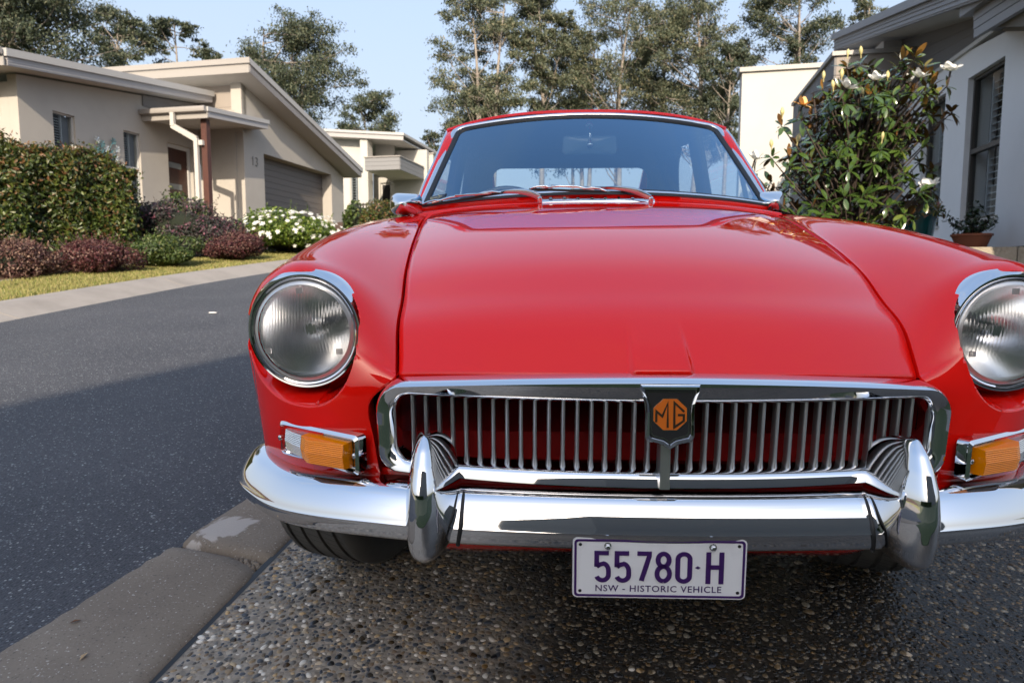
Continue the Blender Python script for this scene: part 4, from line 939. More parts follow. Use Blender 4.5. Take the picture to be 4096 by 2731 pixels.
# ---- headlamps
def headlamp(sx):
    c = np.array([sx*LC[0], LC[1], LC[2]]); ax = np.array([sx*.03, -1, .035])
    m = MB()
    m.lathe([(.105,.035),(.105,.002),(.1035,-.002)], c, -ax, 72)
    # outer bezel, deeper brow on top
    n = 96; e1 = np.array([1.,0,0]); axn = ax/np.linalg.norm(ax); e2 = np.cross(e1, axn); e2 = e2*np.sign(e2[2]); e2 /= np.linalg.norm(e2); e1 = np.cross(axn, e2)
    rows = []
    for k in range(n):
        t = 2*math.pi*k/n; up = .5+.5*math.sin(t); 
        R0 = .0985 + .0035*up
        prof = [(R0+.001,-.05),(R0+.0005,-.012),(R0,-.002),(R0-.0035,.006),(R0-.0068-.001*up,.013),(.0930,.0170),(.0905,.0165),(.0895,.0120)]
        rows.append([c + axn*h + r*(math.cos(t)*e1+math.sin(t)*e2) for r, h in prof])
    m = MB().grid(np.array(rows), cu=True)
    lamp = m.obj('headlamp', M_chrome, car, True, 60)
    fix = lambda o: o
    m = MB().lathe([(.0914,.004),(.0905,.0105),(.0896,.0125),(.0887,.004)], c, axn, 72); m.obj('lamp_gasket', M_rubber, lamp, True)
    m = MB().lathe([(.0896,.008),(.0890,.0150),(.0872,.0176),(.0848,.0165),(.0840,.010)], c, axn, 72); m.obj('lamp_rim', M_chrome, lamp, True, 50)
    m = MB().lathe([(.0846,.010),(.0835,.0145),(.0800,.0165),(.0765,.0180)], c, axn, 72); m.obj('lens_flange', mat('lens_flange', (.62,.62,.62), .2, .5), lamp, True)
    # fluted lens
    rows = []; nr_ = 90; RL = .0768
    xs = np.linspace(-1, 1, 121); zs = np.linspace(-1, 1, 81)
    vv = []; idx = {}; ff = []
    for zz in np.linspace(-RL, RL, 90):
        hw = math.sqrt(max(RL*RL-zz*zz, 1e-9)); row = []
        for a in np.linspace(-1, 1, 181):
            x = a*hw; r2 = (x*x+zz*zz)/(RL*RL)
            h = .0180 + .0125*(1-r2)
            if r2 < .97:
                if zz > .012: fl = .00036*math.cos(2*math.pi*x/.0052)
                elif zz > -.034: fl = .0004*math.cos(2*math.pi*(x+.12*(zz-.012)*np.sign(x))/.0052)
                else: fl = .0003*math.cos(2*math.pi*(x - .6*zz)/.0062)
                h += fl
            row.append(c + e1*x*1.0 + e2*zz + axn*h)
        rows.append(row)
    m = MB().grid(np.array(rows)); m.obj('lens', M_lensg, lamp, True)
    # reflector bowl, bulb shield
    prof = [(.001,-.072)]+[(r, -.072+.072*(r/.0762)**2+.0) for r in np.linspace(.008,.0762,16)] + [(.0768,.010)]
    MB().lathe(prof, c, axn, 64).obj('reflector', M_refl, lamp, True)
    m = MB().tube([c-axn*.071, c-axn*.040], .0105, 16); m.tube([c-axn*.042, c-axn*.022], [.012,.009], 14); m.obj('bulb', M_chromeD, lamp, True, 40)
    # marker patches moulded in the lens
    for a in (88, 208, -28):
        m = MB(); q = c + (e1*math.cos(R(a))+e2*math.sin(R(a)))*.0670 + axn*.0226
        m.hexa([tuple(q+e1*p*.005+e2*s*.0045+axn*d) for d in (-.0015,.0008) for p, s in ((-1,-1),(1,-1),(1,1),(-1,1))]); m.obj('lens_mark', M_clear, lamp)
    for q in [lamp]+list(lamp.children):
        for vv_ in q.data.vertices: vv_.co = Vector(c)+(vv_.co-Vector(c))*1.06
headlamp(-1); headlamp(1)
# ---- indicators
def indicator(sx):
    o = np.array([sx*.490, .070, .4905]); e = np.array([sx*.150, .090, -.002]); L = np.linalg.norm(e); e1 = e/L; up = np.array([0,.05,1.]); up /= np.linalg.norm(up)
    nrm = np.cross(e1, up)*sx; nrm = nrm/np.linalg.norm(nrm); nrm = nrm*(1 if nrm[1] < 0 else -1)
    def TT(x, y, d): return tuple(o + e1*x + up*y + nrm*d)
    def tap(x): return 1 - .10*x/L
    q = rrect(L+.018, .066, .008, 4, L/2-.004, 0); q = [(x, y*tap(x)) for x, y in q]; q2 = [(L/2-.004+(x-L/2+.004)*.95, y*.84) for x, y in q]; q3 = [(L/2-.004+(x-L/2+.004)*.93, y*.78) for x, y in q]
    m = MB(); m.grid(np.array([[TT(x,y,-.014) for x,y in q],[TT(x,y,.003) for x,y in q],[TT(x,y,.007) for x,y in q2],[TT(x,y,.006) for x,y in q2],[TT(x,y,-.001) for x,y in q3]]), cv=True, flip=sx > 0)
    m.f.append(tuple(len(m.v)-len(q)+i for i in range(len(q))))
    base = m.obj('indicator', M_chrome, car, True, 40)
    # amber prism with a ridge, and clear outer end
    def lens(x0, x1, h0, hr, h1, xr, nm, mt):
        m = MB(); yt, yb = .0215, -.0225; n = 26; rows = []
        for x in np.linspace(x0, x1, 13):
            h = np.interp(x, [x0, xr, x1], [h0, hr, h1]); t = tap(x)
            row = [TT(x, yt*t, .0)]
            for k in range(n+1):
                y = yt*.93+(yb*.93-yt*.93)*k/n; row.append(TT(x, y*t, h + (.0003 if k % 2 else -.0003) + .003*(1-abs(2*k/n-1))))
            row.append(TT(x, yb*t, .0)); rows.append(row)
        m.grid(np.array(rows), flip=sx < 0)
        w = len(rows[0]); m.f.append(tuple(range(w))); m.f.append(tuple(12*w+i for i in range(w))[::-1])
        return m.obj(nm, mt, base, False)
    lens(.004, .104, .020, .034, .020, .076, 'amber_lens', M_amber)
    lens(.1045, .160, .020, .016, .007, .13, 'clear_lens', M_clear)
    m = MB().box((0.006,-.018,.001),(.155,.018,.0035), lambda a,b,c: TT(a,b,c)); m.obj('lamp_base', mat('indicator_base', (.75,.7,.6), .3, .5), base)
    m = MB().lathe([(.0046,.004),(.0046,.0085),(.003,.0098),(.0001,.010)], TT(-.0045,0,0), nrm, 14); m.lathe([(.0046,.004),(.0046,.0085),(.003,.0098),(.0001,.010)], TT(L+.0005,0,0), nrm, 14)
    m.obj('screw', M_chromeD, base, True, 40)
indicator(-1); indicator(1)
# ---- number plate
PO = np.array([-.009, -.028, .353]); PW, PH = .2665, .107; ptilt = R(-6)
def TP(x, y, d):
    x, y = x*.972, y*.885-.0015
    return (PO[0]+x, PO[1]-d*math.cos(ptilt)-y*math.sin(-ptilt)*-1*.6, PO[2]+y*math.cos(ptilt)-.004*x/.13*0)
pq = rrect(PW, PH, .008, 6)
plate = MB().prism(pq, TP, -.0012, .0012).obj('number_plate', M_white, car)
m = MB(); qa, qb = rrect(PW-.005, PH-.005, .006, 6), rrect(PW-.012, PH-.012, .004, 6)
m.grid(np.array([[TP(x,y,.001) for x,y in qa],[TP(x,y,.0022) for x,y in qa],[TP(x,y,.0022) for x,y in qb],[TP(x,y,.001) for x,y in qb]]), cv=True, flip=True); m.obj('plate_rim', M_purple, plate)
MB().prism(rrect(PW+.003, PH, .009, 6, 0, .003), TP, -.007, -.003).obj('plate_backing', M_black, plate)
def arc(cx, cy, rx, ry, a0, a1, n=10): return [(cx+rx*math.cos(R(a0+(a1-a0)*i/n)), cy+ry*math.sin(R(a0+(a1-a0)*i/n))) for i in range(n+1)]
W_ = .0075; dw, dh = .0185, .0487   # centre-line half extents are dw/2
def dig(ch):
    w, h = dw/2, dh
    if ch == '5': return [[(w,h),(-w,h),(-w,h*.50)] , [(-w,h*.50),(-w*.5,h*.575)]+arc(0,h*.34,w,h*.28,80,0,8)+[(w,h*.24)]+arc(0,h*.20,w,h*.20,0,-160,12)]
    if ch == '7': return [[(-w,h),(w,h),(w,h*.9),(-w*.25,0)]]
    if ch == '8': return [arc(0,h*.77,w*.92,h*.235,-90,270,22), arc(0,h*.27,w*1.04,h*.27,-90,270,22)]
    if ch == '0': return [arc(0,h-w,w,w,0,180,12)+arc(0,w,w,w,180,360,12)+[(w,h-w)]]
    if ch == 'H': return [[(-w,-W_/2),(-w,h+W_/2)],[(w,-W_/2),(w,h+W_/2)],[(-w,h*.53),(w,h*.53)]]
    return []
x0 = -.0912
for k, ch in enumerate('55780'):
    m = MB(); cx = -.0870 + .0312*k
    for st in dig(ch): ribbon(m, [(x+cx, y-.0217) for x, y in st], W_*.98, TP, .0008, .0024+.0003*(k%2))
    m.obj('plate_digit', M_purple, plate)
m = MB()
for st in dig('H'): ribbon(m, [(x*1.08+.0853, y-.0217) for x, y in st], W_, TP, .0008, .0024)
m.obj('plate_letter', M_purple, plate)
MB().prism([(.0635,.003),(.0594,.0058),(.0553,.003),(.0594,.0002)][::-1], TP, .0008, .0022).obj('plate_mark', M_purple, plate)
def text_mesh(body, size, T, depth, name, m, parent, xs=1.0, off=0.0, width=None):
    cu = bpy.data.curves.new('text', 'FONT'); cu.body = body; cu.size = 1.0; cu.align_x = 'CENTER'; cu.offset = off; cu.resolution_u = 3; cu.space_character = 1.12
    t = bpy.data.objects.new('text', cu); COL.objects.link(t)
    dg = bpy.context.evaluated_depsgraph_get(); me = t.evaluated_get(dg).to_mesh()
    V = np.array([v.co[:] for v in me.vertices]); F = [tuple(p.vertices) for p in me.polygons]
    t.evaluated_get(dg).to_mesh_clear(); bpy.data.objects.remove(t)
    V[:,0] -= (V[:,0].min()+V[:,0].max())/2
    k = width/(V[:,0].max()-V[:,0].min()) if width else size*xs
    return obj(name, [T(a*k, b*size, depth) for a, b, c in V], F, m, parent)
text_mesh('NSW - HISTORIC VEHICLE', .0160, lambda x, y, d: TP(x-.0005, y-.0415, d), .0017, 'plate_legend', M_purple, plate, off=.012, width=.194)
m = MB()
for x, y in ((-.1215,.0415),(.1215,.0415),(-.1215,-.0415),(.1215,-.0415)): m.lathe([(.0026,.0014),(.0024,.0019),(.0001,.0019)], TP(x,y,0), (0,-1,0), 12)
m.obj('plate_hole', M_black, plate)
for x in (-.0795,.0815):
    m = MB(); m.lathe([(.0055,.001),(.0055,.002),(.0038,.0025)], TP(x,.0395,0), (0,-1,0), 14); m.lathe([(.0042,.002),(.0042,.0065),(.003,.0075),(.0001,.0078)], TP(x,.0395,0), (0,-1,0), 6); m.obj('plate_bolt', M_chromeD, plate)
# ---- scuttle between bonnet and windscreen
xs = np.linspace(-.60,.60,61); rows = []
for x in xs:
    a = (x/.60)**2; e = .72*a+.28*a*a
    y0 = 1.172+.125*min(1,(x/.546)**2); z0 = .902-.036*e*1.0
    y1 = 1.215+.22*(x/.602)**2; z1 = .918-.045*(x/.602)**2
    rows.append([(x,y0,z0-.02),(x,y0+.003,z0-.002),(x,y0+.008,z0),(x,(y0+y1)/2,(z0+z1)/2+.001),(x,y1-.004,z1),(x,y1+.05,z1+.01)])
MB().grid(np.array(rows), flip=True).obj('scuttle', M_red, car, True)
m = MB(); xv = np.linspace(-.178,.172,50)
def sc(x, d, h): a = (x/.60)**2; return (x, 1.180+.13*(x/.546)**2+d, .9035-.036*a+h+.46*d)
m.grid(np.array([[sc(x,.0,-.004),sc(x,.001,.001),sc(x,.006,.0035),sc(x,.018,.003),sc(x,.030,.002),sc(x,.037,.001),sc(x,.038,-.006)] for x in xv]), flip=True)
vent = m.obj('scuttle_vent', M_chrome, car, True, 40)
for x in np.linspace(-.150,.145,8):
    m = MB(); m.box((-.007,.008,.000),(.007,.028,.0065), lambda a,b,c,x=x: sc(x+a*(1-c*60), b, c)); m.obj('vent_bar', M_chrome, vent)
# ---- windscreen
def WS(s, t, d=0.0):      # s across (m), t 0 at the bottom .. 1 at the top, d outwards
    k = .61+(.33-.61)*t; zc = -.112+(-.148+.112)*t
    y = 1.207+.568*t+k*s*s; z = .9265+.312*t+zc*s*s
    nx, ny, nz = -.55*s*1.2*-1*0 + s*.75, -.48, .87
    q = math.sqrt(nx*nx*0+ny*ny+nz*nz)
    return (s + d*s*.5, y+d*ny/q, z+d*nz/q)
def ws_loop(ins, n=260):
    H = .648; q = []
    hwb, hwt = .606-ins, .528-ins
    c = [(-hwb, ins*.95), (hwb, ins*.95), (hwt, H-ins), (-hwt, H-ins)]; rad = [.030,.030,.05,.05]
    out = []
    for i in range(4):
        p0, p1, p2 = np.array(c[i-1]), np.array(c[i]), np.array(c[(i+1)%4]); r = max(rad[i]-ins*.35,.006)
        a, b = (p0-p1)/np.linalg.norm(p0-p1), (p2-p1)/np.linalg.norm(p2-p1)
        for k in range(9):
            t = k/8; out.append((1-t)**2*(p1+a*r)+2*t*(1-t)*p1+t*t*(p1+b*r))
    P = resample(np.array(out), n); P[:,1] /= H
    return P
def ring(ins_d, nm, mt, par, n=260):
    P = np.array([[WS(s,t,d) for s,t in ws_loop(i, n)] for i, d in ins_d])
    return MB().grid(P, cv=True, flip=True).obj(nm, mt, par, True, 50)
# glass pane as a grid inside the frame
lp = ws_loop(.030, 260); cen = np.array([0,.5])
P = np.array([[WS(*(cen+(q-cen)*k), -.002) for q in lp] for k in np.linspace(.001,1,14)])
screen = MB().grid(P, cv=True, flip=True).obj('windscreen', M_screen, car, True)
ring([(-.002,-.004),(-.001,.005),(.003,.0085),(.009,.009),(.0145,.0075),(.017,.004)], 'screen_trim', M_chrome, screen)
ring([(.0165,.004),(.020,.006),(.026,.005),(.034,.001),(.036,-.006)], 'screen_seal', M_rubber, screen)
ring([(-.012,-.012),(-.008,.000),(-.002,.0022)], 'screen_surround', M_red, car)
m = MB(); b_ = [(s, t) for s, t in zip(np.linspace(-.565,.565,40), [.0]*40)]
P = np.array([[WS(s,-.016+.006*(s/.6)**2,.004),WS(s,-.001,.009)] for s in np.linspace(-.60,.60,50)]); m.grid(P, flip=False); m.obj('lower_seal', M_rubber, screen, True)
# sticker on the inside of the glass
m = MB(); TS = lambda x, y, d: WS(-.548+x+y*.24, .075+y/.648, .0015+d)
MB().prism([(-.032,-.026),(.030,-.022),(.036,.030),(-.022,.020)], TS, -.0022, -.0008).obj('sticker', mat('sticker_navy', (.012,.018,.035), .4), screen)
text_mesh('PENRITE', .0125, lambda x, y, d: WS(-.548+x+.006, .080+(y+x*.16)/.648, .0020), 0, 'sticker_text', mat('sticker_yellow', (.55,.5,.28), .5), screen, off=.02, width=.044)
m = MB()
for a in range(0, 360, 24):
    if 60 < a < 120: continue
    q = (-.545+.017*math.cos(R(a)), .0885+.018*math.sin(R(a))/.648)
    m.grid(np.array([[WS(q[0]-.0016,q[1]-.003,.0019),WS(q[0]+.0016,q[1]-.003,.0019)],[WS(q[0]-.0016,q[1]+.003,.0019),WS(q[0]+.0016,q[1]+.003,.0019)]]), flip=True)
m.obj('sticker_wreath', bpy.data.materials['sticker_yellow'], screen)
# ---- roof, pillars, rear of the body
def roofpt(x, y):     # y from windscreen top to tailgate
    hw = np.interp(y, [1.75,2.1,2.6,3.1,3.4], [.548,.575,.585,.565,.53])
    zc = np.interp(y, [1.75,1.85,2.0,2.3,2.7,3.0,3.2,3.4], [1.250,1.266,1.277,1.285,1.279,1.262,1.232,1.182])
    ze = np.interp(y, [1.75,2.0,2.4,2.8,3.1,3.4], [1.185,1.212,1.222,1.215,1.19,1.12])
    a = abs(x/hw)
    return hw, zc-(zc-ze)*(a**2.6)
rows = []
ysr = np.r_[np.linspace(0,.1,6), np.linspace(.14,1,24)]
for t in ysr:
    row = []
    for a in np.linspace(-1,1,41):
        y0 = 1.780 + .33*(a*.535)**2; y = y0+(3.3-y0)*t
        hw, z = roofpt(0, y); x = a*hw; z = roofpt(x, y)[1]
        row.append((x, y, z))
    rows.append(row)
rows = np.array(rows)
for k in range(2): rows[1:-1] = .25*rows[:-2]+.5*rows[1:-1]+.25*rows[2:]
lip = rows[0]+np.array([0,-.004,-.010])
MB().grid(np.r_[lip[None], rows]).obj('roof', M_red, car, True)
MB().grid((rows*np.array([.96,1,1])-np.array([0,0,.022]))[2:], flip=True).obj('headlining', M_head, car, True)
def pill(pts, w, nm, mt, par=None, sec=None):
    return MB().tube(crv(pts, 24), w, 10).obj(nm, mt, par or car, True)
for sx in (-1, 1):
    A = [(sx*.612,1.40,.83),(sx*.602,1.50,.925),(sx*.572,1.66,1.05),(sx*.547,1.82,1.165),(sx*.549,1.93,1.197),(sx*.570,2.15,1.212),(sx*.580,2.5,1.218),(sx*.568,2.9,1.203),(sx*.545,3.2,1.15)]
    m = MB(); P = crv(A, 60); ring_ = []
    for i, p in enumerate(P): ring_.append([p+np.array(q) for q in ((-sx*.030,.03,0),(-sx*.030,-.012,.0),(-sx*.010,-.014,.006),(sx*.006,-.004,.004),(sx*.008,.02,-.006),(-sx*.01,.03,-.01))])
    m.grid(np.array(ring_), cv=True, flip=sx > 0); m.obj('pillar', M_red, car, True, 50)
    m = MB().tube(P[:52]+np.array([sx*.0085,.006,.004]), .006, 8); m.obj('drip_rail', M_chrome, car, True)
    # lower body side behind the wing: door, rear wing
    sec_ = [(.600,.885),(.640,.872),(.690,.835),(.735,.72),(.747,.62),(.742,.45),(.72,.30)]
    def side(y0, y1, sc0=1.0, n=14):
        rws = []
        for y in np.linspace(y0, y1, n):
            k = np.interp(y, [1.3,2.2,3.0,3.5,3.75,3.85], [1.0,1.0,.99,.96,.90,.80]); dz = np.interp(y, [1.3,2.0,2.8,3.4,3.85], [-.01,.0,.0,-.02,-.05])
            rws.append([(sx*x*k, y, z+dz*(z > .5)) for x, z in sec_])
        return MB().grid(np.array(rws), flip=sx > 0)
    d = side(1.315, 2.30).obj('door', M_red, car, True)
    MB().tube([(sx*.742,2.12,.77),(sx*.765,2.13,.772),(sx*.765,2.24,.772),(sx*.742,2.25,.77)], .008, 8).obj('handle', M_chrome, d, True)
    rw = side(2.306, 3.85, n=30)
    fq = [q for q in rw.f if not (math.hypot(np.mean([rw.v[i][1] for i in q])-3.07, np.mean([rw.v[i][2] for i in q])-.30) < .34 and abs(np.mean([rw.v[i][0] for i in q])) > .62)]
    rw.f = fq; rw.obj('rear_wing', M_red, car, True)
    # side windows and window posts
    def SW(y, z): return (sx*(.612-(z-.88)*.20), y, z)
    m = MB().grid(np.array([[SW(1.50,.885),SW(1.60,.96),SW(1.90,1.165),SW(1.95,1.19)],[SW(2.30,.885),SW(2.30,.97),SW(2.32,1.17),SW(2.33,1.195)]]), flip=sx < 0); m.obj('side_window', M_sideg, car)
    m = MB().grid(np.array([[SW(2.40,.885),SW(2.42,1.0),SW(2.44,1.18)],[SW(3.12,.90),SW(3.02,1.05),SW(2.90,1.16)]]), flip=sx < 0); m.obj('quarter_window', M_sideg, car)
    m = MB()
    m.tube([SW(2.35,.87),SW(2.37,1.2)], .035, 8); m.tube([SW(1.70,.88),SW(1.74,1.06)], .009, 6); m.tube(crv([SW(3.15,.87),SW(3.10,.98),SW(2.98,1.13),SW(2.86,1.19)], 12), .04, 8)
    m.obj('window_post', M_cabin, car, True)
    m = MB().grid(np.array([[(sx*.60,y,.885),(sx*.585,y,.86),(sx*.57,y,.5)] for y in np.linspace(1.4,3.6,6)]), flip=sx < 0); m.obj('door_lining', M_cabin, car)
    q = MB().grid(np.array([[(sx*.46,3.13,.93),(sx*.46,3.13,1.10)],[(sx*.60,3.05,.9),(sx*.57,3.0,1.2)]]), flip=sx < 0).obj('rear_quarter_trim', M_head, car)
# tailgate with window
def TG(x, t): return (x, 3.22+.42*t, 1.195-.285*t)
m = MB()
for (x0,x1,t0,t1) in ((-.53,-.46,0,1.0),(.46,.53,0,1.0),(-.46,.46,0,.18),(-.46,.46,.82,1.0)):
    m.hexa([TG(x0,t0),TG(x1,t0),TG(x1,t1),TG(x0,t1)]+[tuple(np.array(TG(*q))+[0,.015,.02]) for q in ((x0,t0),(x1,t0),(x1,t1),(x0,t1))])
tgt = m.obj('tailgate', M_red, car)
m = MB().grid(np.array([[TG(-.462,t),TG(.462,t)] for t in (.17,.83)])); m.obj('rear_window', M_sideg, tgt)
# inner surround of the rear window: rounded opening
q = rrect(.905,.205,(.03,.055,.055,.03),6,0,1.005); Q = rrect(1.16,.62,.02,6,0,1.0)
# gently arched upper edge
m = MB(); nq = len(q); A = np.array(q); A[:,1] += np.where(A[:,1] > 1.005, .022*(1-(A[:,0]/.45)**2), 0)
big = []
for x, z in A:
    d = np.array([x, z-1.0]); big.append((np.clip(x*1.9,-.60,.60), 1.0+np.clip((z-1.0)*4,-.42,.262)))
m.grid(np.array([[(x,3.145,z) for x,z in A],[(x,3.12,z) for x,z in A],[(x,3.10,min(z,1.25-.04*(x/.55)**2)) for x,z in big]]), cv=True, flip=False)
m.obj('rear_trim', M_head, car, True, 40)
m = MB(); m.grid(np.array([[(x,3.85-.1*(x/.6)**2*0-.05*abs(x/.6)**3,z) for x in np.linspace(-.60,.60,15)] for z in (.32,.5,.7,.84)])); m.grid(np.array([[(x,y,.90-.05*(y-3.62)/.2) for x in np.linspace(-.6,.6,9)] for y in (3.6,3.84)]), flip=True); m.obj('rear_panel', M_red, car, True)
m = MB(); m.tube(crv([(-.74,3.70,.44),(-.70,3.86,.44),(-.4,3.92,.44),(.4,3.92,.44),(.70,3.86,.44),(.74,3.70,.44)], 40), .04, 10); m.obj('rear_bumper', M_chrome, car, True)
# cabin: floor, dash, seats, wheel, mirror
m = MB(); m.box((-.62,1.25,.30),(.62,3.7,.33)); m.box((-.60,2.75,.33),(.60,3.65,.80)); m.obj('cabin_floor', M_cabin, car)
m = MB(); xs = np.linspace(-.585,.585,21)
m.grid(np.array([[(x,1.225+.52*x*x,.905-.09*x*x),(x,1.45+.25*x*x,.915-.09*x*x),(x,1.55,.90-.07*x*x),(x,1.56,.62)] for x in xs]), flip=True); m.obj('dashboard', M_black, car, True)
def wheel_ring(c, ax, r, tr, n=48):
    ax = np.array(ax)/np.linalg.norm(ax); e = np.array([1.,0,0]); g = np.cross(ax, e)
    return np.array([c+r*(math.cos(t)*e+math.sin(t)*g) for t in np.linspace(0,2*math.pi,n)])
c = np.array([-.315,1.80,.785]); ax = (0,-.93,.37)
m = MB().tube(wheel_ring(c, ax, .190, .013), .013, 10); stw = m.obj('steering_wheel', mat('steering_wheel_rim', (.09,.07,.055), .35, coat=.5), car, True)
m = MB()
for a in (90, 210, 330):
    e, g = np.array([1.,0,0]), np.cross(np.array(ax), [1.,0,0]); d = math.cos(R(a))*e+math.sin(R(a))*g
    m.hexa([tuple(c+d*r+np.cross(d,ax)*w+np.array(ax)*h) for h in (-.002,.002) for r, w in ((.02,-.018),(.185,-.012),(.185,.012),(.02,.018))])
m.lathe([(.0001,.02),(.03,.015),(.035,-.01)], c, ax, 20); m.obj('spoke', M_alu, stw, True, 40)
for sx in (-1, 1):
    m = MB(); P = []
    for z, y, w in ((.40,2.05,.22),(.46,2.08,.235),(.6,2.18,.235),(.75,2.25,.22),(.82,2.28,.17),(.84,2.29,.08)):
        P.append([(sx*.31+w*math.cos(a)*(1), y+.06*math.sin(a), z) for a in np.linspace(0,2*math.pi,24,endpoint=False)])
    m.grid(np.array(P), cv=True); m.box((sx*.31-.23,1.62,.34),(sx*.31+.23,2.08,.46)); m.obj('seat', M_cabin, car, True, 40)
# interior mirror on its stem
m = MB(); MC_ = np.array([.015,1.83,1.128])
q = rrect(.215,.076,.016,5)
m.grid(np.array([[(MC_[0]+x*k,MC_[1]+d,MC_[2]+z*k-.035*x*0) for x,z in q] for k,d in ((.05,-.017),(.8,-.015),(.97,-.008),(1,.004))]), cv=True, flip=True)
mir = m.obj('rear_view_mirror', M_mirror, car, True, 40)
m = MB().tube(crv([(.01,1.86,1.225),(.012,1.83,1.20),(.014,1.805,1.165),(.015,1.81,1.13)], 12), .006, 8); m.lathe([(.015,-.004),(.015,.004),(.0001,.006)], (.012,1.83,1.205), (0,-1,0), 16); m.lathe([(.012,-.01),(.014,.0),(.008,.01),(.0001,.011)], (.015,1.81,1.128), (0,-1,.2), 16); m.obj('stem', M_chromeD, mir, True)
# ---- wing mirrors
def wmirror(sx):
    c = np.array([-.628,1.255,.897]) if sx < 0 else np.array([.612,1.42,.902]); rows = []
    for t in np.linspace(0,1,13):          # from front nose (t=0) to the glass (t=1)
        k = math.sin(min(1, t*1.02+.02)*math.pi/2)**.62; y = c[1]-.028+.085*t
        row = []
        for x, z in rrect(.105*k,.072*k,[.022*k,.016*k,.03*k,.024*k],5):
            xx = x + sx*0; zz = z + .010*(x*sx/.05)*k*.3
            row.append((c[0]+xx*(1), y+.02*abs(x/.05), c[2]+zz))
        rows.append(row)
    m = MB().grid(np.array(rows), cv=True, flip=False); m.f.append(tuple(range(len(rows[0]))))
    o = m.obj('wing_mirror', M_chrome, car, True, 60)
    y = rows[-1]; MB().add([(p[0],p[1]-.003,p[2]) for p in y], [tuple(range(len(y)))[::-1]]).obj('mirror_glass', M_mirror, o)
    m = MB().tube(crv([c+np.array([-sx*.016,.03,-.022]),c+np.array([-sx*.022,.04,-.039]),c+np.array([-sx*.016,.055,-.052])], 8), [.011]*3+[.012]*5, 12); m.obj('mirror_stalk', M_chrome, o, True)
wmirror(-1); wmirror(1)
# ---- wipers
def wiper(piv, elbow, mid, b0, b1, nm='wiper'):
    piv, elbow, mid, b0, b1 = [np.array(q, float) for q in (piv, elbow, mid, b0, b1)]
    P = [piv, piv+(elbow-piv)*.45+np.array([0,-.004,.004]), elbow, elbow+(mid-elbow)*.5, mid]
    m = MB(); P = crv(P, 20); n = len(P); w = np.interp(np.linspace(0,1,n), [0,.1,.3,.45,1], [.009,.0115,.010,.0045,.0035]); h = np.interp(np.linspace(0,1,n), [0,.15,.35,.5,1], [.008,.009,.006,.003,.0025])
    rows = []
    tg = np.gradient(P, axis=0); tg /= np.linalg.norm(tg,axis=1)[:,None]
    for i in range(n):
        up = np.array([0,-.48,.87]); sd = np.cross(tg[i], up); sd /= np.linalg.norm(sd)
        rows.append([P[i]+sd*w[i]*a+up*h[i]*b for a, b in ((-.6,-1),(-.62,.3),(-.35,.9),(.35,.9),(.62,.3),(.6,-1))])
    m.grid(np.array(rows), cv=True); m.f.append(tuple(range(6))); m.f.append(tuple((n-1)*6+i for i in range(6))[::-1])
    o = m.obj(nm, M_chromeD, car, True, 35)
    MB().lathe([(.007,-.010),(.008,.004),(.006,.008),(.0001,.009)], piv+np.array([0,0,-.006]), (0,-.48,.87), 18).obj('wiper_pivot', M_chrome, o, True, 40)
    m = MB(); L = b1-b0; up = np.array([0,-.48,.87])
    bow = lambda t: b0+L*t+up*(.007+.006*math.sin(math.pi*t))
    for a0, a1 in ((.0,.30),(.70,1.0),(.16,.84)):
        m.tube([bow(a0)-up*.004, bow((a0*2+a1)/3)+up*.002, bow((a0+2*a1)/3)+up*.002, bow(a1)-up*.004], .0036, 6)
    m.obj('blade_holder', M_chrome, o, True)
    MB().tube([b0-L*.01+up*.001, b0+L*.5+up*.0005, b1+L*.01+up*.001], .0042, 6).obj('wiper_blade', M_rubber, o, True)
wiper((-.184,1.172,.917),(-.245,1.20,.936),(-.458,1.268,.925),(-.590,1.385,.892),(-.305,1.212,.930))
wiper((.156,1.172,.914),(.085,1.195,.941),(-.150,1.205,.953),(-.215,1.19,.941),(.020,1.178,.932))
# ---- wheels
def wheel(x, y, rot, parts=True):
    m = MB(); Rr, w = .290, .098; n = 60
    prof = [(.205,-w*.80),(.230,-w*.98),(.250,-w),(.264,-w*.985),(.275,-w*.94),(.2825,-w*.87),(.2865,-w*.80)]
    gr = [-.62,-.22,.22,.62]
    xs = [-.78]
    for g in gr: xs += [g-.055,g-.05,g+.05,g+.055]
    xs += [.78]
    for k, a in enumerate(xs):
        ing = any(abs(a-g) < .052 for g in gr); prof.append((.2895-.0055*(abs(a))**2.5-(.006 if ing else 0), a*w))
    prof += [(.2865,w*.80),(.2825,w*.87),(.275,w*.94),(.264,w*.985),(.250,w),(.230,w*.98),(.205,w*.80)]
    root = MB().lathe(prof, (0,0,0), (1,0,0), 72).obj('wheel', M_tyre, car, True, 35)
    root.location = (x, y, .289); root.rotation_euler = (0, 0, rot)
    m = MB().lathe([(.206,-.075),(.19,-.07),(.185,-.02),(.15,.0),(.05,.01),(.0001,.012)], (0,0,0), (1 if x > 0 else -1,0,0), 40); m.lathe([(.206,.075),(.195,.07),(.185,.02)], (0,0,0), (1 if x > 0 else -1,0,0), 40); m.obj('rim', M_alu, root, True, 40)
    # tread blocks: sipes cut as thin dark slots across the ribs
    if parts:
        m = MB()
        for k in range(90):
            t = 2*math.pi*k/90
            for j, (a0, a1) in enumerate(((-.80,-.68),(-.56,-.28),(-.16,.16),(.28,.56),(.68,.80))):
                tt = t+.02*j; dt = .012
                q = []
                for a, s in ((a0,0),(a1,.035)):
                    for d in (0, dt*.35): q.append((a*w, .2893*math.cos(tt+s+d)-.0*a, .2893*math.sin(tt+s+d)))
                m.add([q[0],q[1],q[3],q[2]], [(0,1,2,3)])
        tag(m.obj('tread_sipe', M_dark, root), kind='stuff')
    return root
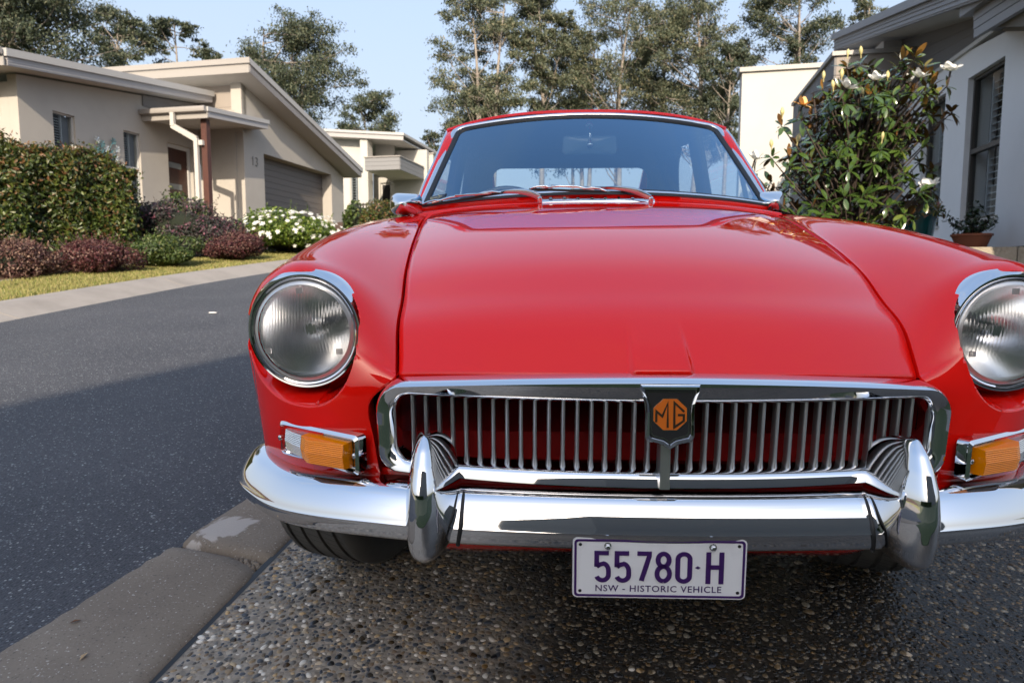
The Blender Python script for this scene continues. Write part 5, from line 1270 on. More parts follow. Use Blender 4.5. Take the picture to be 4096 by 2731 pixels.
wheel(-.625,.69,R(-17)); wheel(.625,.69,R(-17)); wheel(-.64,3.07,0,False); wheel(.64,3.07,0,False)
# wheel housings
for sx in (-1, 1):
    P = np.array([[(sx*(.74-t*.26), .68+.36*math.cos(a), .30+.36*math.sin(a)) for t in (0,1)] for a in np.linspace(.1, math.pi-.1, 24)])
    h_ = MB().grid(P); h_.f.append(tuple(range(1, 48, 2))); h_.obj('wheel_housing', M_dark, car)
# ================================================================== PLANTS
def zg(x, y): return float(zlane((x-.232)*math.sin(PYAW)+(y-1.05)*math.cos(PYAW)))
def pxw(px, d): return ((px-2048)/2730*d, d)          # a column of the view at a given depth
def leafset(P, N, L, Wd, fold=.25, droop=0.0, seed=0, rnd=.6, tilt=.5):
    r_ = np.random.default_rng(seed); n = len(P); N = N + r_.normal(0, rnd, (n,3)); N /= np.linalg.norm(N,axis=1)[:,None]
    A = r_.normal(0,1,(n,3)); A[:,2] -= droop; A -= (A*N).sum(1)[:,None]*N*tilt; A /= np.linalg.norm(A,axis=1)[:,None]+1e-9
    B = np.cross(N, A); B /= np.linalg.norm(B,axis=1)[:,None]+1e-9
    L = L*r_.uniform(.65,1.25,(n,1)); Wd = Wd*r_.uniform(.75,1.2,(n,1))
    v = np.stack([P-A*L*.5, P-A*L*.05+B*Wd*.5+N*Wd*fold, P+A*L*.5, P-A*L*.05-B*Wd*.5+N*Wd*fold], 1).reshape(-1,3)
    i = np.arange(n)*4
    f = np.concatenate([np.stack([i,i+1,i+2],1), np.stack([i,i+2,i+3],1)])
    return v, f
def fastobj(name, V, F, m, parent=None, smooth=False):
    me = bpy.data.meshes.new(name); V = np.asarray(V, np.float32); F = np.asarray(F, np.int32); k = F.shape[1]
    me.vertices.add(len(V)); me.vertices.foreach_set('co', V.ravel()); me.loops.add(F.size); me.loops.foreach_set('vertex_index', F.ravel())
    me.polygons.add(len(F)); me.polygons.foreach_set('loop_start', np.arange(0, F.size, k, dtype=np.int32)); me.polygons.foreach_set('loop_total', np.full(len(F), k, np.int32))
    if smooth: me.polygons.foreach_set('use_smooth', np.ones(len(F), bool))
    me.materials.append(m); me.update(calc_edges=True); me.validate()
    o = bpy.data.objects.new(name, me); COL.objects.link(o)
    if parent: o.parent = parent
    return o
def joinVF(parts):
    V, F, o = [], [], 0
    for v_, f_ in parts: V.append(v_); F.append(f_+o); o += len(v_)
    return np.concatenate(V), np.concatenate(F)
def lumpy(n, seed, k=7):     # radial noise on directions
    r_ = np.random.default_rng(seed); D = r_.normal(0,1,(n,3)); D /= np.linalg.norm(D,axis=1)[:,None]
    C = r_.normal(0,1,(k,3)); C /= np.linalg.norm(C,axis=1)[:,None]
    bmp = np.max(np.clip((D@C.T-.55)/.45,0,1)*r_.uniform(.5,1,k), axis=1)
    return D, .80+.22*bmp, r_
M_lf_hedge = mat('hedge_leaf', (.06,.08,.02), .42, rand=[(0,(.020,.036,.010)),(.30,(.048,.072,.014)),(.55,(.085,.105,.020)),(.74,(.13,.12,.028)),(.86,(.14,.075,.026)),(.95,(.19,.085,.035)),(1,(.25,.13,.06))], sss=.3)
M_lf_hedge2 = mat('hedge_leaf_green', (.06,.08,.02), .40, rand=[(0,(.016,.032,.009)),(.35,(.040,.066,.012)),(.62,(.075,.105,.018)),(.82,(.12,.15,.028)),(.93,(.13,.08,.028)),(1,(.19,.10,.04))], sss=.3)
M_lf_purple = mat('purple_leaf', (.05,.04,.05), .55, rand=[(0,(.016,.022,.015)),(.35,(.036,.040,.030)),(.6,(.060,.050,.048)),(.82,(.085,.052,.062)),(.95,(.17,.06,.09)),(1,(.26,.09,.13))], sss=.25)
M_lf_red = mat('red_leaf', (.08,.02,.02), .6, rand=[(0,(.022,.008,.009)),(.3,(.055,.014,.017)),(.55,(.10,.02,.025)),(.78,(.13,.05,.045)),(.92,(.20,.11,.085)),(1,(.28,.18,.14))], sss=.25)
M_lf_redtan = mat('red_tan_leaf', (.1,.04,.03), .6, rand=[(0,(.025,.010,.010)),(.3,(.07,.022,.022)),(.5,(.12,.05,.04)),(.72,(.19,.105,.08)),(.9,(.28,.18,.13)),(1,(.34,.24,.17))], sss=.25)
M_lf_green = mat('shrub_leaf', (.06,.09,.02), .5, rand=[(0,(.020,.036,.010)),(.35,(.045,.075,.018)),(.65,(.075,.115,.025)),(.9,(.11,.15,.035)),(1,(.17,.16,.05))], sss=.3)
M_lf_gard = mat('gardenia_leaf', (.08,.13,.02), .35, rand=[(0,(.040,.070,.010)),(.3,(.085,.140,.018)),(.65,(.14,.205,.028)),(.9,(.20,.26,.045)),(1,(.27,.29,.07))], sss=.35)
M_flw = mat('white_petal', (.80,.79,.74), .6, sss=.25)
M_twig = mat('twig_brown', (.07,.05,.04), .9)
M_core = mat('shade_core_black', (.010,.014,.006), 1.0)  # near-black: shade among the inner leaves is put into the colour
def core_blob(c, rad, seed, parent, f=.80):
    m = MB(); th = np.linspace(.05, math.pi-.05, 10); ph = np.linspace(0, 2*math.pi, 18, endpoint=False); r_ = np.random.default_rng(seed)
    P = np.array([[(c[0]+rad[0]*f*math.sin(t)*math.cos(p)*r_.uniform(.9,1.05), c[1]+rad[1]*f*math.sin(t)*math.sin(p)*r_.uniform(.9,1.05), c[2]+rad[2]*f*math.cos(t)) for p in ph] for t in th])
    m.grid(P, cv=True); return m.obj('shade_core', M_core, parent, True)  # solid blob, coloured as the shade inside the bush
def shrub(name, label, px, d, ytop, width, n, L, Wd, m, seed, depth=None, cat='shrub', droop=0, group=None, twigs=0, base=None, hfac=1.0):
    x, y = pxw(px, d); g = zg(x, y)+.10 if base is None else base; zt = .78547+(1095-ytop)/2730*d; h = (zt-g)
    root = empty(name, (x, y, g)); tag(root, label, cat, group)
    rad = np.array([width/2730*d/2, depth or width/2730*d/2*.8, h*.62]); c = np.array([0,0,h-rad[2]])
    r_ = np.random.default_rng(seed); nl = 16
    a = r_.uniform(0,6.283,nl); e = np.arcsin(r_.uniform(-.55,1,nl)); LCn = np.stack([np.cos(a)*np.cos(e),np.sin(a)*np.cos(e),np.sin(e)],1)*r_.uniform(.42,.66,(nl,1))
    D0 = r_.normal(0,1,(n,3)); D0 /= np.linalg.norm(D0,axis=1)[:,None]; w = r_.integers(0,nl,n); lr = r_.uniform(.34,.52,nl)
    Q = LCn[w]+D0*lr[w][:,None]*(1-.4*r_.random((n,1))**2.5); D = D0
    P = Q*rad*1.0+c; P[:,2] = np.where(P[:,2] < .02, np.abs(P[:,2])*.35+.01, P[:,2]); k = (np.linalg.norm(Q,axis=1) > .50); P, D = P[k], D[k]; N = D/rad; N /= np.linalg.norm(N,axis=1)[:,None]
    V, F = leafset(P, N, L, Wd, seed=seed, droop=droop)
    if twigs:      # sprigs that stand out of the mass
        ns = twigs*9; j_ = r_.integers(0,len(P),ns); up_ = np.stack([r_.normal(0,.30,ns),r_.normal(0,.30,ns),r_.uniform(.6,1.2,ns)],1)+D[j_]*.5; sl = r_.uniform(.05,.17,ns)*min(1.3,h/.6)
        t_ = np.tile(np.linspace(0,1,9),ns); jj = np.repeat(np.arange(ns),9); SP = P[j_][jj]+up_[jj]*(sl[jj]*t_)[:,None]+r_.normal(0,.008,(ns*9,3))
        V2, F2 = leafset(SP, up_[jj]*.3+r_.normal(0,.6,(ns*9,3)), L*.75, Wd*.75, seed=seed+1, droop=-1.0); V, F = joinVF([(V,F),(V2,F2)])
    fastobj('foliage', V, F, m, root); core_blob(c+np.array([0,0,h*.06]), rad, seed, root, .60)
    if twigs:
        mb = MB()
        for k in range(twigs):
            a = r_.uniform(0,6.28); e = r_.uniform(.25,1.4); q = np.array([math.cos(a)*math.cos(e)*rad[0]*1.02, math.sin(a)*math.cos(e)*rad[1]*1.02, h*.15+math.sin(e)*(h*.93)])
            mb.tube([np.array([q[0]*.2,q[1]*.2,0]), q*.6+np.array([0,0,.02]), q], [.012,.007,.003], 5)
        mb.obj('branches', M_twig, root)
    return root, c, rad, D
# the tall clipped hedge
HA, HB = np.array([-8.3,7.1]), np.array([-5.62,10.25]); hd = HB-HA; HL = np.linalg.norm(hd); hd /= HL; hn = np.array([hd[1],-hd[0]])   # towards the lane
root = empty('hedge', (*(HA+HB)/2, .6)); tag(root, 'tall clipped hedge with green and reddish leaves before the cream house', 'hedge')
n = 62000; r_ = np.random.default_rng(3); loc = np.array([(HA+HB)[0]/2,(HA+HB)[1]/2,.6])
u_ = r_.random(n); side = r_.random(n)
def hz_top(u): return 2.47+.035*np.sin(u*23)+.03*np.sin(u*51+1)
P = np.zeros((n,3)); N = np.zeros((n,3))
for i in range(n):
    s_ = u_[i]*HL
    if side[i] < .60: t, zz, nn_ = r_.normal(0,.05)-abs(r_.normal(0,.05))+.03, .45+r_.random()*(hz_top(u_[i])-.50), (*hn,.1)
    elif side[i] < .86: t, zz, nn_ = -r_.random()*1.2, hz_top(u_[i])+r_.normal(0,.045)+ (.12*r_.random() if r_.random() < .10 else 0), (0,0,1)
    else: s_ = HL+r_.normal(0,.06); t, zz, nn_ = -r_.random()*1.2, .55+r_.random()*1.9, (*hd,.1)
    if s_ > HL-.15: zz -= max(0, (zz-2.25))*.5
    bul = .10*math.sin(u_[i]*17+1)*math.sin(zz*3.1)+.05*math.sin(u_[i]*41)
    p = HA+hd*s_+hn*(t+bul); P[i] = (*p, zz); N[i] = nn_
hi = (P[:,2]+r_.normal(0,.35,n)) > 2.15
V, F = leafset((P-loc)[hi], N[hi], .068, .032, seed=4, rnd=.55, droop=.2); fastobj('foliage', V, F, M_lf_hedge, root)
V, F = leafset((P-loc)[~hi], N[~hi], .072, .034, seed=6, rnd=.55, droop=.2); fastobj('foliage', V, F, M_lf_hedge2, root)
V, F = leafset((P-loc)[(side > .60) & (side < .86)][:2200]+np.array([0,0,.09])*r_.random((2200,1))**2, np.tile([0,0,1.],(2200,1)), .06, .022, seed=5, rnd=.9, droop=-.8)
fastobj('new_shoots', V, F, mat('new_shoot', (.2,.1,.05), .5, rand=[(0,(.16,.07,.03)),(.5,(.24,.11,.05)),(1,(.30,.19,.09))], sss=.3), root)
m = MB(); q = [HA+hn*-.09, HB+hn*-.09-hd*.09, HB-hn*1.1-hd*.09, HA-hn*1.1]; m.hexa([(*(p-loc[:2]),-.3) for p in q]+[(*(p-loc[:2]),1.77) for p in q]); m.obj('shade_core', M_core, root)
shrub('shrub', 'dusky purple-leaved loose shrub between hedge and white-flowered bush', 715, 11.2, 798, 560, 19000, .060, .030, M_lf_purple, 11, depth=.8, twigs=14)
shrub('shrub', 'low red shrub with tan tips at the far left, nearest the lane', 60, 7.95, 958, 330, 15000, .034, .018, M_lf_redtan, 12, depth=.5, droop=-.8, twigs=40, group='low red shrubs along the verge')
shrub('shrub', 'low dark red shrub beneath the tall hedge, between tan shrub and green shrub', 375, 8.75, 950, 380, 15000, .036, .019, M_lf_red, 13, depth=.55, droop=-.8, twigs=36, group='low red shrubs along the verge')
shrub('shrub', 'low yellowish green shrub between two dark red shrubs', 690, 9.75, 935, 330, 12000, .046, .024, M_lf_green, 14, depth=.5, twigs=16)
shrub('shrub', 'dark red shrub beside the bush with white flowers', 955, 10.9, 922, 245, 11000, .038, .020, M_lf_red, 15, depth=.5, droop=-.8, twigs=30, group='low red shrubs along the verge')
gr_, c, rad, D = shrub('flowering_bush', 'rounded bright green bush covered in white flowers', 1165, 12.6, 842, 460, 17000, .062, .034, M_lf_gard, 16, depth=1.0, cat='bush', twigs=10)
r_ = np.random.default_rng(21); pet = []
def flower_mesh(sd, n=6, R0=.042):
    rr = np.random.default_rng(sd); m = MB()
    for layer, (q, up_) in enumerate(((1,.25),(.62,.7))):
        for j in range(n):
            a = j*2*math.pi/n+layer*.5+rr.normal(0,.12); r0 = R0*q; ca, sa = math.cos(a), math.sin(a)
            m.add([(0,0,0),(r0*.62*math.cos(a-.42),r0*.62*math.sin(a-.42),r0*up_*.5),(r0*ca,r0*sa,r0*up_),(r0*.62*math.cos(a+.42),r0*.62*math.sin(a+.42),r0*up_*.5)], [(0,1,2),(0,2,3)])
    me = bpy.data.meshes.new('flower'); me.from_pydata(m.v, [], m.f); me.materials.append(M_flw); return me
fm = [flower_mesh(k) for k in range(4)]
for k in range(135):
    a = r_.uniform(-2.9,.2); e = r_.uniform(-.45,1.25); d = np.array([math.cos(a)*math.cos(e),math.sin(a)*math.cos(e),math.sin(e)])
    if d[1] > .45: continue
    o = bpy.data.objects.new('flower', fm[k%4]); COL.objects.link(o); o.parent = gr_
    p = c+d*rad*(.93+.09*r_.random()); o.location = p; dv = Vector(d/rad+np.array([0,-.3,.3])); o.rotation_euler = dv.to_track_quat('Z','Y').to_euler(); s_ = r_.uniform(.75,1.5); o.scale = (s_,s_,s_*1.2)
shrub('shrub', 'small leafy green plant by the timber front door', 715, 14.2, 748, 150, 1600, .09, .045, M_lf_green, 17, base=1.35)
shrub('shrub', 'fresh green sprawling plant at the foot of the brown porch post', 815, 14.6, 765, 100, 1200, .08, .04, M_lf_green, 18, base=1.35)
shrub('shrub', 'golden orange tinged shrub behind the chrome mirror on the left', 1530, 19.5, 792, 190, 6000, .075, .040, M_lf_hedge, 19, depth=.8)
shrub('shrub', 'dark green broad-leaved plant beside the slatted side gate', 1430, 20.5, 788, 110, 1500, .13, .08, M_lf_green, 20, depth=.5)
# ---- eucalyptus trees beyond the roofs
M_lf_euc = mat('eucalypt_leaf', (.05,.065,.03), .6, rand=[(0,(.045,.060,.036)),(.35,(.085,.105,.060)),(.65,(.125,.140,.082)),(.9,(.18,.18,.105)),(1,(.26,.22,.13))], sss=.25)
M_lf_euc2 = mat('eucalypt_leaf_dark', (.04,.055,.028), .6, rand=[(0,(.026,.038,.024)),(.4,(.052,.070,.040)),(.75,(.082,.100,.055)),(1,(.13,.125,.070))], sss=.2)
M_bark = mat('eucalypt_bark', (.30,.26,.22), .85, noise=(1.6,(.17,.14,.12),.4,.65))
def gum(label, px, ytop, ybot, width, d, npuff, nleaf, seed, m=M_lf_euc, L=.34, trunks=1, lean=0, flat=.55, pr=.16, group='gum trees beyond the roofs', hang=1.1):
    r_ = np.random.default_rng(seed); x, y = pxw(px, d); g = zg(x, y); k = d/2730
    zt, zb_ = .78547+(1095-ytop)*k-g, .78547+(1095-ybot)*k-g; W2 = width*k/2; H = zt-zb_
    root = empty('gum_tree', (x, y, g)); tag(root, label, 'tree', group)
    mb = MB(); puffs = []
    tr = []
    for t in range(trunks):
        bx, by = (r_.uniform(-.35,.35)*W2*(trunks > 1), r_.uniform(-.3,.3)*W2)
        tp = crv([(bx*.5,by*.5,-.5),(bx+lean*W2*.2,by,zb_*.6+.1),(bx*1.3+lean*W2*.6+r_.normal(0,.08)*W2,by,zb_+H*.35),(bx*1.5+lean*W2+r_.normal(0,.12)*W2,by,zb_+H*.86)], 30)
        r0 = .011*zt+.06; tr.append(tp); mb.tube(tp, np.linspace(r0, r0*.16, 30), 8)
    for i in range(npuff):
        a = r_.uniform(0,6.283); h = r_.random()**.8; q = math.sqrt(r_.random())
        prof = np.interp(h, [0,.18,.5,.8,1.0], [.50,.85,1.0,.82,.35])
        p = np.array([math.cos(a)*q*prof*W2+lean*W2*h*.6, math.sin(a)*q*prof*W2*.8, zb_+H*h*.96])
        tp = tr[i % trunks]; j = int(np.clip(np.argmin(np.abs(tp[:,2]-(p[2]-.25*np.linalg.norm(p[:2]-tp[0,:2])-.12*H)))+r_.integers(-2,3), 4, 28))
        s = tp[j]; midp = (s*.45+p*.55)+np.array([0,0,-.06*np.linalg.norm(p-s)])+r_.normal(0,.05*W2,3)
        rb = max(.035,.0045*zt*(1-j/34)); mb.tube(crv([s,midp,p], 7), np.linspace(rb,.02,7), 5, cap=False); puffs.append((p, r_.uniform(.65,1.25)))
        for e in range(2):
            p2 = p + r_.normal(0,1,3)*np.array([1,1,.6])*pr*1.25*W2; mb.tube([midp*.4+p*.6, p2], [.03,.012], 4, cap=False); puffs.append((p2, r_.uniform(.45,.85)))
    mb.obj('trunk', M_bark, root, True)
    per = max(8, nleaf//len(puffs)); Ps, Ns = [], []
    for p, sc_ in puffs:
        n = int(per*1.7*sc_**1.3); D = r_.normal(0,1,(n,3)); rad = np.array([1,1,flat])*pr*W2*sc_*.62
        ax_ = r_.normal(0,1,3)*np.array([1,1,.6]); ax_ /= np.linalg.norm(ax_)
        Ps.append(p+D*rad+ax_*(r_.normal(0,.55,(n,1)))*pr*W2*sc_)
        D = D/np.linalg.norm(D,axis=1)[:,None]; Ns.append(D*np.array([.6,.6,.3])+np.array([0,0,.5]))
    V, F = leafset(np.concatenate(Ps), np.concatenate(Ns), L*.80, L*.32, seed=seed, rnd=.8, droop=hang, tilt=.3); fastobj('crown', V, F, m, root)
    return root
G3 = 'gum trees beyond the roofs'
gum('massive dark dense gum filling the top left corner', 90, -190, 330, 640, 36, 85, 34000, 31, M_lf_euc2, .26, pr=.20, flat=.75)
gum('open-crowned gum just right of the dark corner tree', 520, 80, 330, 300, 50, 26, 7500, 32, M_lf_euc2, .30, pr=.17, flat=.40)
gum('lighter airy gum above the left roof, left of the bare sky', 745, 98, 330, 230, 52, 20, 5000, 33, M_lf_euc2, .30, pr=.16, flat=.40)
gum('tip of a small dark tree peeping over the roof ridge', 905, 228, 330, 110, 52, 9, 1800, 34, M_lf_euc2, .28, pr=.3)
gum('broad rounded gum rising behind the cream garage roof', 1215, 118, 520, 450, 48, 60, 20000, 35, M_lf_euc2, .28, pr=.17, flat=.6, trunks=2)
gum('low drooping gum hanging over the second house roof', 1480, 395, 640, 260, 46, 28, 7500, 36, M_lf_euc2, .26, pr=.18, flat=.6)
gum('thin sprig of a gum beside the left screen pillar', 1745, 515, 640, 110, 60, 8, 1100, 37, M_lf_euc2, .30, pr=.22)
gum('leftmost tall gum behind the car roof, leaning left', 1925, 5, 560, 390, 58, 60, 22000, 38, M_lf_euc, .32, trunks=2, lean=-.15)
gum('tall narrow gum rising above the left half of the windscreen', 2165, -40, 560, 300, 60, 50, 19000, 39, M_lf_euc, .32)
gum('open tall gum with pale forked limbs above the interior mirror', 2440, -20, 600, 400, 62, 46, 13500, 40, M_lf_euc, .32, trunks=2)
gum('gum filling the gap between the mirror and the right end of the roof', 2570, 40, 600, 300, 66, 44, 14000, 46, M_lf_euc, .32, trunks=2)
gum('rounded gum between the narrow tall gum and the forked one', 2300, 150, 600, 300, 64, 40, 12000, 47, M_lf_euc, .32, trunks=2)
gum('dense tall gum above the right end of the car roof', 2710, -30, 600, 390, 60, 60, 22000, 41, M_lf_euc, .32, trunks=2)
gum('mid height gum touching the white parapet block', 2880, 200, 640, 260, 56, 34, 11000, 42, M_lf_euc2, .30)
gum('tall gum standing behind the white parapet block', 3120, -50, 420, 360, 60, 50, 17000, 43, M_lf_euc2, .32, trunks=2)
gum('sparse distant gum beside the rising right roof', 3400, 10, 330, 210, 66, 20, 4200, 44, M_lf_euc, .34)
gum('wispy gum top over the right roof, right of the sparse one', 3570, 90, 330, 110, 66, 9, 1300, 45, M_lf_euc, .34)
for k, (px, yt, w, lb) in enumerate(((1880,330,280,'low dense understorey tree behind the left end of the car roof'),(2290,300,300,'low dense understorey tree behind the middle of the car roof'),(2600,290,300,'low dense understorey tree behind the right part of the car roof'),(2830,330,240,'low dense understorey tree next to the white block'))):
    gum(lb, px, yt, 660, w, 64, 32, 11000, 60+k, M_lf_euc2, .32, pr=.20, flat=.7, group='understorey trees behind the car')
# ---- magnolia by the drive
M_lf_mag = mat('magnolia_leaf', (.03,.06,.012), .22, rand=[(0,(.020,.042,.010)),(.45,(.038,.072,.015)),(.8,(.062,.105,.020)),(1,(.11,.14,.03))], back=(.17,.085,.030), coat=.3, coatr=.15)
M_lf_magy = mat('magnolia_young_leaf', (.16,.15,.04), .35, back=(.30,.15,.035), rand=[(0,(.13,.14,.035)),(1,(.24,.19,.06))], sss=.3)
M_bud = mat('magnolia_bud', (.55,.47,.22), .5, noise=(30,(.40,.36,.14),.4,.7))
M_flw2 = mat('old_petal', (.60,.36,.13), .6)
mx_, my_ = pxw(3400, 6.8); mz = zg(mx_, my_)
mag = empty('magnolia_tree', (mx_, my_, mz)); tag(mag, 'bushy glossy magnolia with white blooms and rust-backed leaves beside the drive', 'tree')
def maglens(kind):
    """one leaf along +X with a bent midrib; kind changes the bend"""
    m = MB(); bend = (.10,.20,.32,.0)[kind]; n = 6; rows = []
    for i in range(n+1):
        t = i/n; w = .5*math.sin(math.pi*min(1,t*.94+.03))**.8*(.36 if i < n else .02); z = -bend*t*t+.05*t
        rows.append([(t,w,z+.10*w*2),(t,0,z),(t,-w,z+.10*w*2)])
    return m.grid(np.array(rows), flip=True)
LM = [maglens(k) for k in range(4)]
r_ = np.random.default_rng(9)
out_px = [(3050,870),(3010,740),(3060,600),(3110,480),(3230,390),(3260,300),(3360,235),(3430,215),(3560,250),(3640,290),(3740,330),(3730,420),(3690,520),(3650,640),(3600,740),(3680,680),(3700,760),(3590,840)]
# crown envelope by height: half widths left/right of the stem, from the outline of the tree
hh = np.array([.20,.50,.80,1.05,1.30,1.55,1.80,2.0,2.18]); wl2 = np.array([.80,.92,1.0,.94,.78,.56,.46,.30,.12]); wr2 = np.array([.32,.40,.62,.70,.55,.66,.84,.66,.40])
ends = []
tries = 0
while len(ends) < 430 and tries < 90000:
    tries += 1
    h = r_.uniform(.12, 2.16); a = r_.uniform(0, 6.283); q = r_.random()**.42
    w = np.interp(h, hh, wl2) if math.cos(a) < 0 else np.interp(h, hh, wr2)
    p = np.array([math.cos(a)*w*q, math.sin(a)*.72*q*min(1,w/.6+.2), h])
    if all(np.linalg.norm(p-e) > .100 for e in ends): ends.append(p)
FLW = ((3345,375,6.05,.10,0),(3460,345,6.1,.09,0),(3745,310,6.2,.11,0),(3625,335,6.1,.09,0),(3690,750,6.2,.10,0),(3000,645,6.2,.085,0),(3178,440,6.2,.10,1),(3590,350,6.5,.05,0))
BUD = ((3100,470,6.4),(3062,590,6.4),(3293,365,6.3),(3325,325,6.3),(3345,245,6.5),(3410,390,6.3),(3165,570,6.3),(3503,330,6.4),(3660,325,6.5),(3395,240,6.5),(3495,560,6.1),(3255,330,6.4))
def at(px, py, dd): return np.array([(px-2048)/2730*dd-mx_, dd-my_, .78547+(1095-py)/2730*dd-mz])
for q_ in FLW: ends.append(at(*q_[:3])-np.array([0,-.02,.11]))
for q_ in BUD: ends.append(at(*q_)-np.array([0,-.02,.10]))
for p in ((.06,.0,2.24),(.30,-.1,2.16),(-.22,0,2.12),(.46,-.1,2.14)): ends.append(np.array(p))
mb = MB()
for sx_, sy_ in ((0,0),(.12,.05),(-.10,.04),(.04,-.08)): mb.tube(crv([(sx_,sy_,-.05),(sx_*1.8,sy_*1.8,.6),(sx_*3,sy_*2.5,1.3),(sx_*4,sy_*3,2.0)], 16), np.linspace(.022,.008,16), 7)
for p in ends:
    s = np.array([p[0]*.25, p[1]*.25, max(.08, p[2]-.22-.35*np.hypot(p[0],p[1]))]); mb.tube(crv([s,(s+p)/2+np.array([0,0,-.03]),p], 7), np.linspace(.012,.005,7), 5, cap=False)
mb.obj('branches', M_twig, mag, True)
leaves = []
for ei, p in enumerate(ends):
    out = np.array([p[0],p[1],0.35+.25*p[2]*0]); out /= np.linalg.norm(out); nl = r_.integers(7,11); top = p[2] > 1.85 and r_.random() < .55
    for j in range(nl):
        a = j*2.4+r_.normal(0,.25); e1 = np.cross(out,[0,0,1.]); e1 /= np.linalg.norm(e1)+1e-9; e2 = np.cross(e1,out)
        el = r_.uniform(-.15,.75) if not (top and j > nl-3) else r_.uniform(.9,1.3)
        d = (math.cos(a)*e1+math.sin(a)*e2)*math.cos(el)+out*math.sin(el)*1.1+np.array([0,0,-.22 if not top else .10])+r_.normal(0,.12,3); d /= np.linalg.norm(d)
        nrm = np.array([0,0,1.])*.8+out*.6+r_.normal(0,.25,3); nrm -= (nrm@d)*d; nrm /= np.linalg.norm(nrm)
        leaves.append((p-out*.02+d*.012, d, nrm, r_.uniform(.085,.140), int(r_.integers(0,3)), top and j > nl-3))
camv = np.array([0-mx_, 0-my_, .785-mz]); camv /= np.linalg.norm(camv)
rank = sorted(range(len(leaves)), key=lambda i: -(leaves[i][0]@camv) - leaves[i][3]*2)
single = set(rank[:290])
lme = {}
for k in range(4):
    for young in (0, 1):
        me = bpy.data.meshes.new('leaf'); me.from_pydata(LM[k].v, [], LM[k].f); me.materials.append(M_lf_magy if young else M_lf_mag); me.polygons.foreach_set('use_smooth', [True]*len(LM[k].f)); lme[k,young] = me
Vs, Fs, off = [], [], 0
for i, (p, d, nrm, L, k, young) in enumerate(leaves):
    b_ = np.cross(nrm, d); Mx = np.stack([d, b_, nrm], 1)
    if i in single or young:
        o = bpy.data.objects.new('leaf', lme[k,int(young)]); COL.objects.link(o); o.parent = mag
        m4 = Matrix([[*(Mx[r]*L), p[r]] for r in range(3)]+[[0,0,0,1]]); o.matrix_basis = m4
    else:
        V = np.array(LM[k].v)*L; Vs.append(V@Mx.T+p); Fs.append(np.array(LM[k].f)+off); off += len(V)
tag(fastobj('foliage', np.concatenate(Vs), np.concatenate(Fs), M_lf_mag, mag, True), kind='stuff')
def petal(m, c, d, up, L, w, cup):
    d = d/np.linalg.norm(d); b_ = np.cross(up, d); b_ /= np.linalg.norm(b_); rows = []
    for i in range(6):
        t = i/5; ww = w*math.sin(math.pi*min(1,.12+t*.86))**.7; z = cup*(t**1.5)
        rows.append([c+d*L*t*(1-.25*t*cup*4)+up*(z+.35*ww)*1+b_*ww, c+d*L*t*(1-.25*t*cup*4)+up*z, c+d*L*t*(1-.25*t*cup*4)+up*(z+.35*ww)-b_*ww])
    m.grid(np.array(rows))
for k, (px, py, dd, sz_, old_) in enumerate(FLW):
    mt = M_flw2 if old_ else M_flw
    c0 = at(px, py, dd); m = MB(); upv = np.array([r_.normal(0,.25),-.35,.9]); upv /= np.linalg.norm(upv)
    e1 = np.cross(upv,[0,1.,.2]); e1 /= np.linalg.norm(e1); e2 = np.cross(upv,e1)
    for lay, (nn_, ll, cup) in enumerate(((6,1.0,.045 if mt is M_flw else .005),(3,.75,.075))):
        for j in range(nn_):
            a = j*2*math.pi/nn_+lay*.5+r_.normal(0,.1); petal(m, c0, math.cos(a)*e1+math.sin(a)*e2, upv, sz_*ll, sz_*.34, cup)
    fl = m.obj('flower', mt, mag, True)
    MB().tube([c0-upv*.12, c0], [.005,.009], 6).obj('stem', M_twig, fl)
for k, (px, py, dd) in enumerate(BUD):
    c0 = at(px, py, dd); m = MB(); s_ = r_.uniform(.65,.9)
    m.lathe([(.004,-.05),(.005,-.02),(.014*s_,-.012),(.021*s_,.012),(.019*s_,.035*s_),(.010*s_,.058*s_),(.0005,.070*s_)], c0, (r_.normal(0,.12),r_.normal(0,.12),1), 10); m.obj('bud', M_bud, mag, True)
# ---- pots and their plants
def pot(name, label, c, r, h, m, lip=.0):
    o = empty(name, c); tag(o, label, 'pot')
    MB().lathe([(.0001,0),(r*.66,0),(r*.72,.01),(r*.90,h*.62),(r*1.0,h*.86),(r*(1+lip),h*.87),(r*(1+lip),h),(r*.90,h),(r*.86,h*.86),(.0001,h*.86)], (0,0,0), (0,0,1), 36).obj('bowl', m, o, True, 40); return o
x, y = pxw(3643, 7.55); pot('plant_pot', 'tall glazed teal pot with a trailing plant, right of the magnolia', (x,y,.985), .205, .50, mat('teal_glaze', (.008,.075,.085), .15, noise=(5,(.012,.12,.125),.4,.7), coat=.8), .06)
r_ = np.random.default_rng(4); o = empty('pot_plant', (x,y,1.44)); tag(o, 'trailing plant with yellow and pink tipped leaves in the teal pot', 'plant')
n = 700; a = r_.uniform(0,6.28,n); q = np.sqrt(r_.random(n))*.27; P = np.c_[q*np.cos(a), q*np.sin(a), .13*(1-(q/.27)**2)+r_.normal(.0,.035,n)-.10*np.clip(q-.2,0,1)*5*r_.random(n)]
V, F = leafset(P, np.c_[np.cos(a)*.5,np.sin(a)*.5,np.ones(n)], .062, .026, seed=7, droop=.3); fastobj('foliage', V, F, mat('trailing_leaf', (.1,.12,.03), .45, rand=[(0,(.04,.065,.02)),(.4,(.085,.12,.03)),(.65,(.26,.24,.06)),(.85,(.34,.17,.10)),(1,(.38,.14,.12))], sss=.3), o)
x, y = pxw(3868, 7.0); pot('plant_pot', 'small terracotta pot standing on the sandstone wall', (x,y,1.035), .175, .165, mat('terracotta', (.30,.095,.045), .8, noise=(12,(.25,.085,.045),.4,.7)), .06)
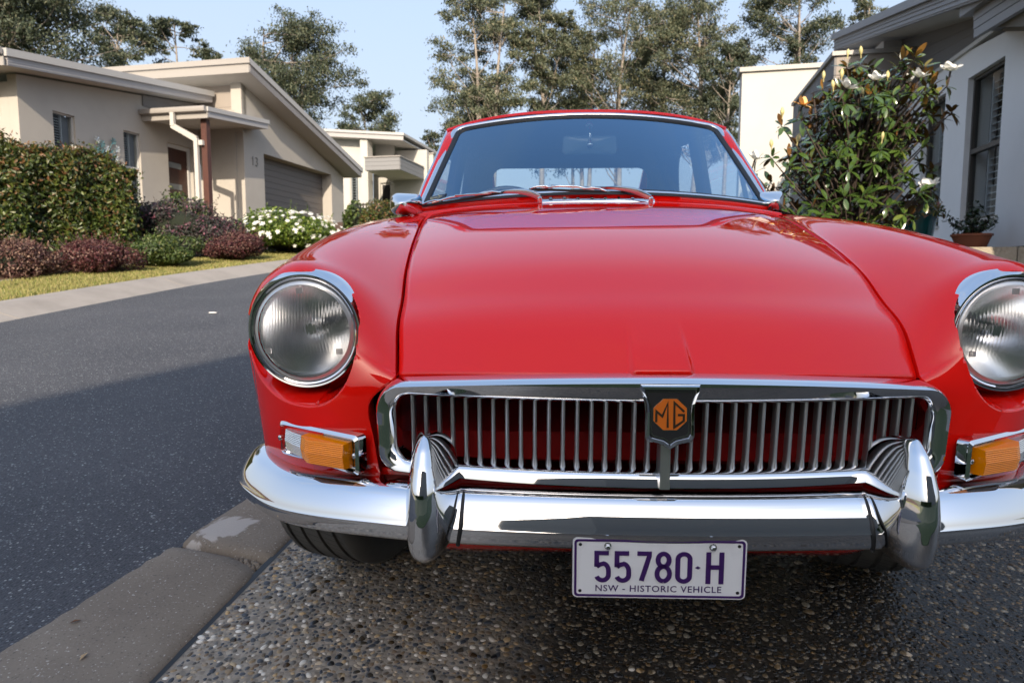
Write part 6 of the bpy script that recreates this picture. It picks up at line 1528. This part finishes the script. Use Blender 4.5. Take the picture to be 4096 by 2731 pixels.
o = empty('pot_plant', (x,y,1.17)); tag(o, 'small dark bushy plant in the terracotta pot', 'plant'); mb = MB(); Ps = []
for k in range(16):
    a = r_.uniform(0,6.28); e = r_.uniform(.35,1.5); L = r_.uniform(.18,.31); p = np.array([math.cos(a)*math.cos(e),math.sin(a)*math.cos(e),math.sin(e)])*L*np.array([1.05,1.05,1]); mb.tube(crv([(0,0,0),p*.5+np.array([0,0,.02]),p],6), np.linspace(.006,.002,6), 5)
    for t in np.linspace(.3,1,7): Ps += [p*t+r_.normal(0,.022,3) for _ in range(5)]
mb.obj('stem', M_twig, o); Ps = np.array(Ps); V, F = leafset(Ps, np.tile([0,-.2,1.],(len(Ps),1)), .052, .028, seed=8, droop=.2); fastobj('foliage', V, F, mat('pot_leaf', (.02,.04,.015), .3, rand=[(0,(.012,.026,.012)),(.6,(.024,.045,.018)),(1,(.045,.07,.03))], coat=.3), o)
# strap-leaved plant behind the right mirror
x, y = pxw(3030, 8.6); o = empty('strap_leaf_plant', (x,y,zg(x,y))); tag(o, 'yellow green strap-leaved clump just behind the right wing mirror', 'plant')
for k in range(60):
    a = r_.uniform(0,6.28); L = r_.uniform(.6,1.15); e = r_.uniform(.75,1.4); w = .016; rows = []
    for t in np.linspace(0,1,7):
        p = np.array([math.cos(a)*math.cos(e)*L*t*1.2, math.sin(a)*math.cos(e)*L*t*1.2, math.sin(e)*L*t-.30*L*t**3]); s_ = np.array([-math.sin(a),math.cos(a),0])*w*(1-t*.9); rows.append([p-s_, p+s_])
    MB().grid(np.array(rows)).obj('leaf', M_lf_strap if 'M_lf_strap' in globals() else globals().__setitem__('M_lf_strap', mat('strap_leaf', (.19,.19,.06), .45, sss=.3)) or M_lf_strap, o, True)
# ---- hedge behind the lawn, seen only in the chrome
o = empty('hedge', (-3,-8,-1)); tag(o, 'dark green hedge behind the viewer across the lawn', 'hedge')
n = 9000; r_ = np.random.default_rng(33); P = np.c_[r_.uniform(-8,6,n), r_.normal(0,.08,n), r_.uniform(-.2,1.7,n)]; V, F = leafset(P, np.tile([0,1.,.3],(n,1)), .16, .08, seed=3); fastobj('foliage', V, F, M_lf_green, o); MB().box((-8,-1.2,-.4),(6,-.08,1.65)).obj('shade_core', M_core, o)
